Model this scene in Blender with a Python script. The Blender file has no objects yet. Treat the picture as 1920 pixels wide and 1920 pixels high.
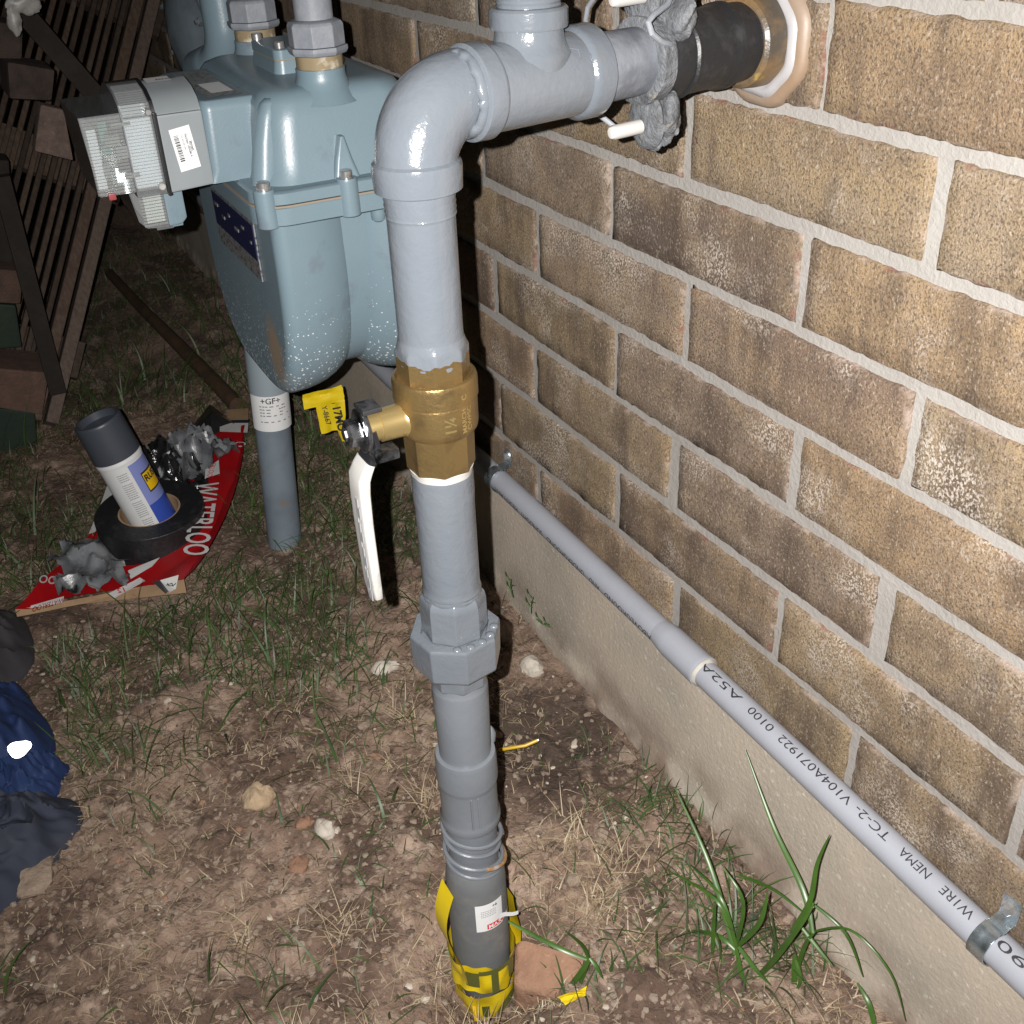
import bpy, bmesh, math, random
import numpy as np
from mathutils import Vector, Matrix

random.seed(7)
S = bpy.context.scene
COL = S.collection

# ------------------------------------------------------------------ camera, sky, flash, exposure
CAM_R = np.array([[-0.48170355, -0.8754912, -0.03842988],
                  [-0.44662254, 0.28299373, -0.84878905],
                  [0.75398276, -0.39170104, -0.52733319]])      # right, down, forward
CAM_P = np.array([0.0, 0.54339, 0.88857])
CAM_F = 2061.43 / 1920.0
cd = bpy.data.cameras.new('camera')
cam = bpy.data.objects.new('camera', cd)
COL.objects.link(cam)
cd.sensor_width = 36.0
cd.lens = 36.0 * CAM_F
cd.clip_start = 0.01
cd.clip_end = 200.0
cam.matrix_world = Matrix(((CAM_R[0][0], -CAM_R[1][0], -CAM_R[2][0], CAM_P[0]),
                           (CAM_R[0][1], -CAM_R[1][1], -CAM_R[2][1], CAM_P[1]),
                           (CAM_R[0][2], -CAM_R[1][2], -CAM_R[2][2], CAM_P[2]),
                           (0, 0, 0, 1)))
S.camera = cam

world = bpy.data.worlds.new('World')
S.world = world
world.use_nodes = True
wn = world.node_tree.nodes
wl = world.node_tree.links
sky = wn.new('ShaderNodeTexSky')
sky.sky_type = 'NISHITA'
sky.sun_disc = False
sky.sun_elevation = math.radians(2.0)
sky.sun_rotation = math.radians(200.0)
wn['Background'].inputs['Strength'].default_value = 0.004
wl.new(sky.outputs['Color'], wn['Background'].inputs['Color'])

# night: the only lamp is the phone's flash, two centimetres beside its lens
fl = bpy.data.lights.new('phone_flash', 'SPOT')
fl.energy = 94.0
fl.color = (1.0, 0.97, 0.93)
fl.shadow_soft_size = 0.0022
fl.spot_size = math.radians(104)
fl.spot_blend = 1.0
flo = bpy.data.objects.new('phone_flash', fl)
COL.objects.link(flo)
FL_P = CAM_P + (-0.024) * CAM_R[0] + (-0.009) * CAM_R[1]
FL_R = cam.matrix_world.to_3x3()
flo.matrix_world = Matrix.Translation(Vector(FL_P)) @ (FL_R @ Matrix.Rotation(math.radians(-6), 3, 'Y')).to_4x4()

S.view_settings.view_transform = 'Standard'
S.view_settings.look = 'None'
S.view_settings.exposure = 0.0
S.view_settings.gamma = 1.0
S.view_settings.use_curve_mapping = False
S.render.engine = 'CYCLES'
S.cycles.max_bounces = 6
S.cycles.transparent_max_bounces = 12


# ------------------------------------------------------------------ helpers
def ray(px, py):
    return (px - 960) / 2061.43 * CAM_R[0] + (py - 960) / 2061.43 * CAM_R[1] + CAM_R[2]


def on_x(px, py, X):
    d = ray(px, py)
    return Vector(CAM_P + (X - CAM_P[0]) / d[0] * d)


def on_y(px, py, Y):
    d = ray(px, py)
    return Vector(CAM_P + (Y - CAM_P[1]) / d[1] * d)


def on_z(px, py, Z):
    d = ray(px, py)
    return Vector(CAM_P + (Z - CAM_P[2]) / d[2] * d)


def hash2(ix, iy, seed):
    h = (ix.astype(np.int64) * 374761393 + iy.astype(np.int64) * 668265263 + seed * 974634777) & 0xFFFFFFFF
    h = ((h ^ (h >> 13)) * 1274126177) & 0xFFFFFFFF
    h = h ^ (h >> 16)
    return (h & 0xFFFF) / 65535.0


def vnoise(x, y, seed=0):
    x = np.asarray(x, float)
    y = np.asarray(y, float)
    ix = np.floor(x)
    iy = np.floor(y)
    fx = x - ix
    fy = y - iy
    fx = fx * fx * (3 - 2 * fx)
    fy = fy * fy * (3 - 2 * fy)
    a = hash2(ix, iy, seed)
    b = hash2(ix + 1, iy, seed)
    c = hash2(ix, iy + 1, seed)
    d = hash2(ix + 1, iy + 1, seed)
    return (a * (1 - fx) + b * fx) * (1 - fy) + (c * (1 - fx) + d * fx) * fy


def fbm(x, y, seed=0, oct=4):
    s = 0.0
    a = 0.5
    for k in range(oct):
        s = s + a * vnoise(np.asarray(x) * 2 ** k, np.asarray(y) * 2 ** k, seed + 17 * k)
        a *= 0.5
    return s / (1 - 0.5 ** oct)


def sstep(a, b, x):
    t = np.clip((x - a) / (b - a), 0, 1)
    return t * t * (3 - 2 * t)


def ground_h(x, y):
    x = np.asarray(x, float)
    y = np.asarray(y, float)
    h = 0.034 * sstep(0.80, 1.35, x) * (1 - .95 * sstep(.10, .28, y)) - 0.004
    h = h + 0.016 * (fbm(x * 5, y * 5, 3) - 0.5) + 0.014 * (fbm(x * 17, y * 17, 5) - 0.5)
    cl = fbm(x * 34, y * 34, 9, 3)
    h = h + 0.016 * np.clip(cl - 0.52, 0, 1) * 2
    flat = np.exp(-(((x - 1.55) / .30) ** 4 + ((y - .37) / .26) ** 4))
    h = h * (1 - .75 * flat) + .002 * flat
    h = h - 0.055 * np.exp(-((x - 0.585) ** 2 + (y - 0.292) ** 2) / 0.055 ** 2)
    h = h - 0.012 * np.exp(-((x - 0.84) ** 2 + (y - 0.10) ** 2) / 0.08 ** 2)
    return h


GX0, GY0, GST = .25, -.02, .004
_gx, _gy = np.meshgrid(np.arange(GX0, 3.3, GST), np.arange(GY0, 1.5, GST), indexing='ij')
GH = ground_h(_gx, _gy)


def gh(x, y):
    i = min(max(int((x - GX0) / GST), 0), GH.shape[0] - 1)
    j = min(max(int((y - GY0) / GST), 0), GH.shape[1] - 1)
    return float(GH[i, j])


WL = {}


class MB:
    """collects geometry in world coordinates, then links it as one mesh object"""

    def __init__(self):
        self.v = []
        self.f = []
        self.m = []

    def add(self, vs, fs, mi=0):
        n = len(self.v)
        self.v += [tuple(p) for p in vs]
        self.f += [tuple(i + n for i in q) for q in fs]
        self.m += [mi] * len(fs)

    def box(self, c, s, rot=None, mi=0):
        c = Vector(c)
        vs = []
        for x in (-1, 1):
            for y in (-1, 1):
                for z in (-1, 1):
                    p = Vector((x * s[0] / 2, y * s[1] / 2, z * s[2] / 2))
                    if rot is not None:
                        p = rot @ p
                    vs.append(c + p)
        self.add(vs, [(0, 1, 3, 2), (4, 6, 7, 5), (0, 4, 5, 1), (2, 3, 7, 6), (0, 2, 6, 4), (1, 5, 7, 3)], mi)

    def rings(self, rings, close=True, cap0=True, cap1=True, mi=0):
        n = len(rings[0])
        vs = [p for r in rings for p in r]
        fs = []
        for i in range(len(rings) - 1):
            for j in range(n if close else n - 1):
                k = (j + 1) % n
                fs.append((i * n + j, i * n + k, (i + 1) * n + k, (i + 1) * n + j))
        if cap0:
            fs.append(tuple(range(n - 1, -1, -1)))
        if cap1:
            b = (len(rings) - 1) * n
            fs.append(tuple(b + j for j in range(n)))
        self.add(vs, fs, mi)

    def lathe(self, o, axis, prof, n=40, phase=0.0, ref=None, cap0=True, cap1=True, mi=0, wob=0.0):
        o = Vector(o)
        ax = Vector(axis).normalized()
        rf = Vector(ref) if ref is not None else (Vector((1, 0, 0)) if abs(ax.x) < 0.8 else Vector((0, 1, 0)))
        u = (rf - ax * rf.dot(ax)).normalized()
        w = ax.cross(u)
        rs = []
        for (t, r) in prof:
            ring = []
            for j in range(n):
                a = phase + 2 * math.pi * j / n
                rr = r * (1 + wob * math.sin(5 * a + 90 * t) * math.sin(3 * a - 55 * t))
                ring.append(o + ax * t + (u * math.cos(a) + w * math.sin(a)) * rr)
            rs.append(ring)
        self.rings(rs, True, cap0, cap1, mi)

    def tube(self, pts, r, n=12, mi=0, cap=True):
        pts = [Vector(p) for p in pts]
        rr = r if isinstance(r, (list, tuple)) else [r] * len(pts)
        t0 = (pts[1] - pts[0]).normalized()
        u = t0.orthogonal().normalized()
        rs = []
        for i, p in enumerate(pts):
            if i == 0:
                t = t0
            elif i == len(pts) - 1:
                t = (pts[i] - pts[i - 1]).normalized()
            else:
                t = ((pts[i + 1] - pts[i]).normalized() + (pts[i] - pts[i - 1]).normalized()).normalized()
            u = (u - t * u.dot(t)).normalized()
            w = t.cross(u)
            rs.append([p + (u * math.cos(2 * math.pi * j / n) + w * math.sin(2 * math.pi * j / n)) * rr[i] for j in range(n)])
        self.rings(rs, True, cap, cap, mi)

    def build(self, name, mat, parent=None, smooth=35, bevel=0.0, seg=2, subd=0, wn=True):
        me = bpy.data.meshes.new(name)
        off = WL.get(parent, Vector((0, 0, 0))) if parent is not None else Vector((0, 0, 0))
        me.from_pydata([(p[0] - off[0], p[1] - off[1], p[2] - off[2]) for p in self.v], [], self.f)
        for mm in (mat if isinstance(mat, (list, tuple)) else [mat]):
            me.materials.append(mm)
        me.polygons.foreach_set('material_index', self.m)
        bm = bmesh.new()
        bm.from_mesh(me)
        if len(self.f) < 20000:
            bmesh.ops.recalc_face_normals(bm, faces=bm.faces[:])
        if bevel > 0:
            es = [e for e in bm.edges if len(e.link_faces) == 2 and e.calc_face_angle(0) > 0.5]
            bmesh.ops.bevel(bm, geom=es, offset=bevel, segments=seg, affect='EDGES', profile=0.6, clamp_overlap=True)
        bm.to_mesh(me)
        bm.free()
        if smooth:
            me.polygons.foreach_set('use_smooth', [True] * len(me.polygons))
            me.set_sharp_from_angle(angle=math.radians(smooth))
        me.update()
        o = bpy.data.objects.new(name, me)
        COL.objects.link(o)
        if parent is not None:
            o.parent = parent
        WL[o] = off
        if wn and smooth and len(self.f) < 20000:
            md = o.modifiers.new('weighted_normals', 'WEIGHTED_NORMAL')
            md.keep_sharp = True
            md.weight = 80
        if subd:
            md = o.modifiers.new('smooth', 'SUBSURF')
            md.levels = subd
            md.render_levels = subd
        return o


def tag(o, label=None, cat=None, group=None, kind=None):
    if label:
        o['label'] = label
    if cat:
        o['category'] = cat
    if group:
        o['group'] = group
    if kind:
        o['kind'] = kind
    return o


def thing(name, loc, label, cat, group=None):
    o = bpy.data.objects.new(name, None)
    o.empty_display_size = 0.02
    COL.objects.link(o)
    o.location = loc
    WL[o] = Vector(loc)
    return tag(o, label, cat, group)


def lettering(name, items, mat, parent, lift=0.0):
    """items: (text, cap height, align, map(x, y, lift) -> point, slices); flat print joined into one part"""
    mb = MB()
    for (body, h, align, fn, cuts, bold) in items:
        cu = bpy.data.curves.new('t', 'FONT')
        cu.body = body
        cu.size = h / 0.72
        cu.align_x = align
        cu.resolution_u = 3
        if bold:
            cu.offset = h * bold
        ob = bpy.data.objects.new('t', cu)
        me = bpy.data.meshes.new_from_object(ob)
        bm = bmesh.new()
        bm.from_mesh(me)
        bmesh.ops.triangulate(bm, faces=bm.faces[:])
        for k in range(1, cuts):
            y = h * k / cuts
            bmesh.ops.bisect_plane(bm, geom=bm.verts[:] + bm.edges[:] + bm.faces[:], plane_co=(0, y, 0), plane_no=(0, 1, 0))
        bm.verts.ensure_lookup_table()
        vs = [fn(v.co.x, v.co.y) for v in bm.verts]
        fs = [tuple(v.index for v in f.verts) for f in bm.faces]
        bm.verts.index_update()
        fs = [tuple(v.index for v in f.verts) for f in bm.faces]
        mb.add(vs, fs)
        bm.free()
        bpy.data.objects.remove(ob)
        bpy.data.curves.remove(cu)
        bpy.data.meshes.remove(me)
    return mb.build(name, mat, parent, smooth=0)


def plane_map(o, ux, uy):
    o = Vector(o)
    ux = Vector(ux)
    uy = Vector(uy)
    return lambda x, y: o + ux * x + uy * y


# ------------------------------------------------------------------ materials
def mat(name, col, rough=0.6, metal=0.0, var=None, bump=None, var2=None, spec=0.5, coat=0.0, streak=None, trans=0.0, rnd=0.0):
    """var / var2: (scale, colour, low, high) noise patches of a second colour; bump: (scale, strength, distance)"""
    m = bpy.data.materials.new(name)
    m.use_nodes = True
    nt = m.node_tree
    n = nt.nodes
    l = nt.links
    b = n['Principled BSDF']
    b.inputs['Roughness'].default_value = rough
    b.inputs['Metallic'].default_value = metal
    b.inputs['Specular IOR Level'].default_value = spec
    b.inputs['Coat Weight'].default_value = coat
    b.inputs['Base Color'].default_value = (*col, 1)
    if trans:
        b.inputs['Transmission Weight'].default_value = trans
    tc = n.new('ShaderNodeTexCoord')
    src = None

    def noise(scale, detail=4, rgh=0.6, st=None):
        t = n.new('ShaderNodeTexNoise')
        t.inputs['Scale'].default_value = scale
        t.inputs['Detail'].default_value = detail
        t.inputs['Roughness'].default_value = rgh
        if st:
            mp = n.new('ShaderNodeMapping')
            mp.inputs['Scale'].default_value = st
            l.new(tc.outputs['Object'], mp.inputs['Vector'])
            l.new(mp.outputs['Vector'], t.inputs['Vector'])
        else:
            l.new(tc.outputs['Object'], t.inputs['Vector'])
        return t

    def mixin(prev, colr, fac):
        mx = n.new('ShaderNodeMix')
        mx.data_type = 'RGBA'
        if prev is None:
            mx.inputs[6].default_value = (*col, 1)
        else:
            l.new(prev, mx.inputs[6])
        mx.inputs[7].default_value = (*colr, 1)
        l.new(fac, mx.inputs[0])
        return mx.outputs[2]

    for vv in (var, var2):
        if vv:
            t = noise(vv[0], st=streak if vv is var else None)
            mr = n.new('ShaderNodeMapRange')
            mr.inputs['From Min'].default_value = vv[2]
            mr.inputs['From Max'].default_value = vv[3]
            l.new(t.outputs['Fac'], mr.inputs['Value'])
            src = mixin(src, vv[1], mr.outputs['Result'])
    if rnd:
        oi = n.new('ShaderNodeObjectInfo')
        hs = n.new('ShaderNodeHueSaturation')
        mr = n.new('ShaderNodeMapRange')
        mr.inputs['To Min'].default_value = 1 - rnd
        mr.inputs['To Max'].default_value = 1 + rnd
        l.new(oi.outputs['Random'], mr.inputs['Value'])
        l.new(mr.outputs['Result'], hs.inputs['Value'])
        if src:
            l.new(src, hs.inputs['Color'])
        else:
            hs.inputs['Color'].default_value = (*col, 1)
        src = hs.outputs['Color']
    if src:
        l.new(src, b.inputs['Base Color'])
    if bump:
        t = noise(bump[0], 5)
        bp = n.new('ShaderNodeBump')
        bp.inputs['Strength'].default_value = bump[1]
        bp.inputs['Distance'].default_value = bump[2]
        l.new(t.outputs['Fac'], bp.inputs['Height'])
        l.new(bp.outputs['Normal'], b.inputs['Normal'])
    return m


M = {}
M['paint'] = mat('wet_grey_paint', (0.099, 0.1116, 0.1296), .17, var=(14, (0.1098, 0.1206, 0.1368), .4, .7), bump=(85, .24, .0040), var2=(20, (.128, .112, .100), .68, .84), coat=.5)
M['paint_low'] = mat('grey_paint_flat', (0.1176, 0.1291, 0.1466), .34, var=(18, (0.1331, 0.1445, 0.162), .4, .7), bump=(160, .16, .002))
M['galv'] = mat('weathered_grey_metal', (0.1748, 0.1886, 0.2162), .55, var=(60, (0.23, 0.2438, 0.2668), .45, .7), bump=(160, .25, .002))
M['meter'] = mat('meter_blue_paint', (0.1377, 0.1945, 0.2294), .36, var=(9, (0.1514, 0.2037, 0.2405), .4, .7), var2=(30, (0.1193, 0.1422, 0.1744), .60, .8), bump=(420, .14, .001))
M['brass'] = mat('cast_brass', (.31, .21, .088), .31, metal=.82, var=(60, (.17, .115, .055), .5, .8), bump=(420, .35, .001))
M['brass_shiny'] = mat('machined_brass', (.50, .37, .16), .25, metal=.8)
M['chrome'] = mat('bright_steel', (.55, .55, .55), .27, metal=.8, var=(60, (.16, .16, .16), .5, .75))
M['dark_chrome'] = mat('blackened_steel', (.16, .16, .17), .22, metal=.85, var=(70, (.015, .015, .017), .42, .6))
M['zinc'] = mat('galvanised_strap', (0.575, 0.6625, 0.725), .26, metal=.9, var=(90, (0.25, 0.2875, 0.3), .45, .7), bump=(200, .2, .001))
M['white_vinyl'] = mat('white_vinyl', (0.378, 0.369, 0.3555), .4, var=(40, (0.252, 0.243, 0.225), .56, .75), bump=(90, .1, .001))
M['black_plastic'] = mat('black_plastic', (.012, .012, .014), .32)
M['black_tape'] = mat('black_tape', (.011, .012, .014), .45, var=(50, (.035, .035, .038), .55, .8), bump=(90, .4, .003))
M['mortar'] = mat('mortar', (0.2913, 0.2749, 0.258), .9, var=(14, (0.2533, 0.2362, 0.2202), .4, .7), var2=(70, (0.209, 0.1681, 0.1446), .66, .82), bump=(260, .5, .003))
M['concrete'] = mat('concrete', (0.4485, 0.3852, 0.3162), .9, var=(9, (0.345, 0.3105, 0.2587), .42, .7), var2=(150, (0.6325, 0.575, 0.506), .58, .75), bump=(180, .35, .003))
M['pvc'] = mat('grey_white_pvc', (.300, .312, .352), .34, var=(24, (.275, .285, .32), .5, .8), var2=(60, (.23, .22, .21), .70, .80), bump=(300, .04, .001))
def splash(m):
    nt = m.node_tree
    n, l = nt.nodes, nt.links
    b = n['Principled BSDF']
    prev = b.inputs['Base Color'].links[0].from_socket
    tc = [x for x in n if x.type == 'TEX_COORD'][0]
    sp = n.new('ShaderNodeSeparateXYZ')
    l.new(tc.outputs['Object'], sp.inputs[0])
    t = n.new('ShaderNodeTexNoise')
    t.inputs['Scale'].default_value = 16
    t.inputs['Detail'].default_value = 6
    l.new(tc.outputs['Object'], t.inputs['Vector'])
    mr = n.new('ShaderNodeMapRange')
    mr.inputs['From Min'].default_value = .085
    mr.inputs['From Max'].default_value = .0
    l.new(sp.outputs['Z'], mr.inputs['Value'])
    mu = n.new('ShaderNodeMath')
    mu.operation = 'MULTIPLY'
    l.new(mr.outputs[0], mu.inputs[0])
    m2 = n.new('ShaderNodeMapRange')
    m2.inputs['From Min'].default_value = .38
    m2.inputs['From Max'].default_value = .62
    l.new(t.outputs['Fac'], m2.inputs['Value'])
    l.new(m2.outputs[0], mu.inputs[1])
    mx = n.new('ShaderNodeMix')
    mx.data_type = 'RGBA'
    l.new(mu.outputs[0], mx.inputs[0])
    l.new(prev, mx.inputs[6])
    mx.inputs[7].default_value = (.20, .145, .11, 1)
    l.new(mx.outputs[2], b.inputs['Base Color'])


splash(M['concrete'])
M['ink'] = mat('black_ink', (.02, .02, .024), .6)
M['red_ink'] = mat('red_ink', (.55, .03, .03), .6)
M['grey_ink'] = mat('grey_ink', (.20, .20, .21), .7)
M['paper'] = mat('white_label_paper', (0.629, 0.6375, 0.646), .55, bump=(120, .08, .001))
M['yellow'] = mat('yellow_plastic_tape', (.62, .46, .010), .35, bump=(60, .2, .003))
M['olive'] = mat('dark_tape_print', (.09, .095, .022), .4)
M['wood_dark'] = mat('dark_weathered_wood', (.060, .038, .027), .8, var=(24, (.098, .068, .050), .4, .7), streak=(6, 6, .6), bump=(120, .5, .003), rnd=.45)
M['wood_grey'] = mat('grey_brown_wood', (0.1438, 0.1025, 0.0825), .8, var=(30, (0.0875, 0.0625, 0.0525), .42, .7), streak=(6, 6, .5), bump=(140, .5, .003))
M['stake'] = mat('brown_stake_wood', (0.077, 0.0434, 0.021), .8, var=(30, (0.042, 0.0252, 0.014), .4, .7), bump=(90, .5, .003))
M['paver'] = mat('red_brown_paver', (.12, .070, .052), .9, var=(40, (.08, .05, .038), .4, .65), var2=(160, (.20, .14, .11), .62, .8), bump=(160, .8, .004), rnd=.25)
M['green_wood'] = mat('dark_green_block', (0.0108, 0.024, 0.0156), .7, var=(30, (0.018, 0.033, 0.012), .45, .7), bump=(60, .3, .003))
M['card_red'] = mat('red_printed_card', (.40, .006, .010), .4, var=(20, (.33, .006, .010), .45, .7), bump=(30, .15, .004))
M['card_brown'] = mat('brown_cardboard', (.33, .215, .125), .85, var=(30, (.26, .165, .095), .45, .7))
M['card_white'] = mat('white_print', (.60, .60, .60), .5, var=(25, (.5, .48, .47), .5, .8))
M['can_grey'] = mat('dark_grey_cap', (.050, .058, .075), .42)
M['can_blue'] = mat('blue_can_print', (.035, .075, .38), .3)
M['can_lilac'] = mat('lilac_can_print', (.20, .24, .52), .3)
M['can_yellow'] = mat('yellow_can_print', (.75, .47, .01), .3)
M['fab_blue'] = mat('blue_fabric', (0.0064, 0.0208, 0.084), .75, var=(30, (0.0104, 0.032, 0.112), .4, .7), bump=(700, .3, .001))
M['fab_grey'] = mat('charcoal_fabric', (0.0375, 0.03525, 0.04125), .9, var=(20, (0.02625, 0.02475, 0.03), .4, .7), bump=(700, .3, .001))
M['fab_navy'] = mat('navy_fabric', (.020, .026, .046), .8, var=(20, (.034, .038, .055), .45, .7), bump=(700, .3, .001))
M['reflect'] = mat('reflective_patch', (.9, .9, .88), .33, metal=1.0)
M['poly_grey'] = mat('grey_coated_film', (0.18, 0.189, 0.2025), .3, var=(25, (0.09, 0.0945, 0.1035), .45, .6), var2=(16, (0.0108, 0.0108, 0.0117), .60, .64), bump=(45, .5, .004))
M['poly_black'] = mat('glossy_black_film', (.012, .012, .013), .15, bump=(45, .5, .004))
M['stone_tan'] = mat('tan_stone', (.42, .32, .21), .9, var=(40, (.32, .22, .14), .4, .7), bump=(120, .6, .004))
M['stone_white'] = mat('white_stone', (.52, .47, .41), .9, var=(50, (.36, .31, .26), .45, .7), bump=(120, .6, .004))
M['stone_red'] = mat('red_brick_fragment', (.27, .155, .10), .9, var=(60, (.21, .115, .075), .4, .7), var2=(160, (.36, .23, .15), .62, .8), bump=(160, .7, .004))
M['clod'] = mat('dry_earth_clod', (0.2764, 0.2115, 0.1605), .95, var=(40, (0.1844, 0.1301, 0.09757), .4, .7), var2=(150, (0.3903, 0.3144, 0.2493), .6, .78), bump=(140, .8, .005))
M['leaf'] = mat('green_leaf', (0.0468, 0.1062, 0.0162), .36, var=(40, (0.0288, 0.0675, 0.0117), .4, .75))
M['amb'] = mat('tan_sealant', (0.2135, 0.1449, 0.09528), .5, var=(20, (0.2364, 0.1792, 0.1373), .4, .7), bump=(90, .2, .002))
M['white_seal'] = mat('white_sealant', (0.3083, 0.3004, 0.3083), .35, bump=(70, .25, .002))
M['amber'] = mat('amber_film', (.15, .095, .045), .38, var=(30, (.06, .05, .04), .42, .6), var2=(24, (.46, .34, .06), .62, .72), bump=(60, .4, .004))
M['nipple'] = mat('dirty_grey_nipple', (.135, .145, .165), .45, var=(40, (.085, .092, .108), .42, .62), var2=(26, (.22, .12, .06), .64, .72), bump=(120, .3, .003))
M['gasket'] = mat('tan_gasket', (.22, .18, .135), .8)
M['badge'] = mat('navy_badge', (0.0072, 0.0108, 0.045), .35)
M['silver'] = mat('silver_plate', (0.33, 0.336, 0.342), .35, metal=.6, var=(200, (0.09, 0.09, 0.102), .5, .6))
M['ami'] = mat('grey_module_plastic', (0.1812, 0.203, 0.2175), .5, var=(12, (0.2102, 0.232, 0.2465), .4, .7))
M['teal'] = mat('teal_register', (.10, .27, .26), .4, var=(120, (.03, .06, .06), .5, .6))
M['wire_yellow'] = mat('yellow_wire', (.48, .30, .012), .4)
M['rust'] = mat('rusty_wire', (.24, .13, .05), .6, var=(60, (.27, .29, .32), .45, .6))


def clear_plastic():
    m = bpy.data.materials.new('clear_plastic')
    m.use_nodes = True
    n = m.node_tree.nodes
    l = m.node_tree.links
    out = n['Material Output']
    n.remove(n['Principled BSDF'])
    tr = n.new('ShaderNodeBsdfTransparent')
    tr.inputs['Color'].default_value = (.86, .88, .86, 1)
    gl = n.new('ShaderNodeBsdfGlossy')
    gl.inputs['Roughness'].default_value = .14
    gl.inputs['Color'].default_value = (.85, .87, .9, 1)
    df = n.new('ShaderNodeBsdfDiffuse')
    df.inputs['Color'].default_value = (.62, .64, .66, 1)
    fr = n.new('ShaderNodeFresnel')
    fr.inputs['IOR'].default_value = 1.5
    a = n.new('ShaderNodeMixShader')
    a.inputs[0].default_value = .17
    b = n.new('ShaderNodeMixShader')
    l.new(tr.outputs[0], a.inputs[1])
    l.new(df.outputs[0], a.inputs[2])
    l.new(a.outputs[0], b.inputs[1])
    l.new(gl.outputs[0], b.inputs[2])
    mr = n.new('ShaderNodeMath')
    mr.operation = 'MULTIPLY'
    mr.inputs[1].default_value = 1.6
    l.new(fr.outputs[0], mr.inputs[0])
    l.new(mr.outputs[0], b.inputs[0])
    l.new(b.outputs[0], out.inputs[0])
    return m


M['clear'] = clear_plastic()


def pan_material():
    """meter paint with dried white splashes low on the pans"""
    m = M['meter'].copy()
    m.name = 'meter_blue_splashed'
    nt = m.node_tree
    n = nt.nodes
    l = nt.links
    b = n['Principled BSDF']
    prev = b.inputs['Base Color'].links[0].from_socket
    tc = [x for x in n if x.type == 'TEX_COORD'][0]
    vo = n.new('ShaderNodeTexVoronoi')
    vo.inputs['Scale'].default_value = 290
    l.new(tc.outputs['Object'], vo.inputs['Vector'])
    lt = n.new('ShaderNodeMath')
    lt.operation = 'LESS_THAN'
    l.new(vo.outputs['Distance'], lt.inputs[0])
    sep = n.new('ShaderNodeSeparateXYZ')
    l.new(tc.outputs['Object'], sep.inputs[0])
    mr = n.new('ShaderNodeMapRange')          # fewer, smaller drops higher up
    mr.inputs['From Min'].default_value = .14
    mr.inputs['From Max'].default_value = .0
    mr.inputs['To Min'].default_value = .0
    mr.inputs['To Max'].default_value = .42
    l.new(sep.outputs['Z'], mr.inputs['Value'])
    sc = n.new('ShaderNodeSeparateColor')
    l.new(vo.outputs['Color'], sc.inputs[0])
    mu = n.new('ShaderNodeMath')
    mu.operation = 'MULTIPLY'
    l.new(mr.outputs[0], mu.inputs[0])
    l.new(sc.outputs[0], mu.inputs[1])
    l.new(mu.outputs[0], lt.inputs[1])
    mx = n.new('ShaderNodeMix')
    mx.data_type = 'RGBA'
    l.new(lt.outputs[0], mx.inputs[0])
    l.new(prev, mx.inputs[6])
    mx.inputs[7].default_value = (.55, .60, .62, 1)
    ds = n.new('ShaderNodeVectorMath')
    ds.operation = 'DISTANCE'
    ds.inputs[1].default_value = (-.085, .080, .035)
    mp = n.new('ShaderNodeMapping')
    mp.inputs['Scale'].default_value = (1, 1.6, .7)
    mp.inputs['Location'].default_value = (0, -.048, .0105)
    l.new(tc.outputs['Object'], mp.inputs['Vector'])
    l.new(mp.outputs['Vector'], ds.inputs[0])
    nz_ = n.new('ShaderNodeTexNoise')
    nz_.inputs['Scale'].default_value = 110
    nz_.inputs['Detail'].default_value = 8
    nz_.inputs['Roughness'].default_value = .75
    l.new(tc.outputs['Object'], nz_.inputs['Vector'])
    ad = n.new('ShaderNodeMath')
    ad.operation = 'MULTIPLY_ADD'
    ad.inputs[1].default_value = .075
    l.new(nz_.outputs['Fac'], ad.inputs[0])
    l.new(ds.outputs['Value'], ad.inputs[2])
    dm = n.new('ShaderNodeMapRange')
    dm.inputs['From Min'].default_value = .066
    dm.inputs['From Max'].default_value = .052
    l.new(ad.outputs[0], dm.inputs['Value'])
    m3 = n.new('ShaderNodeMix')
    m3.data_type = 'RGBA'
    l.new(dm.outputs[0], m3.inputs[0])
    l.new(mx.outputs[2], m3.inputs[6])
    m3.inputs[7].default_value = (.27, .205, .15, 1)
    l.new(m3.outputs[2], b.inputs['Base Color'])
    return m


M['pan'] = pan_material()


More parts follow.
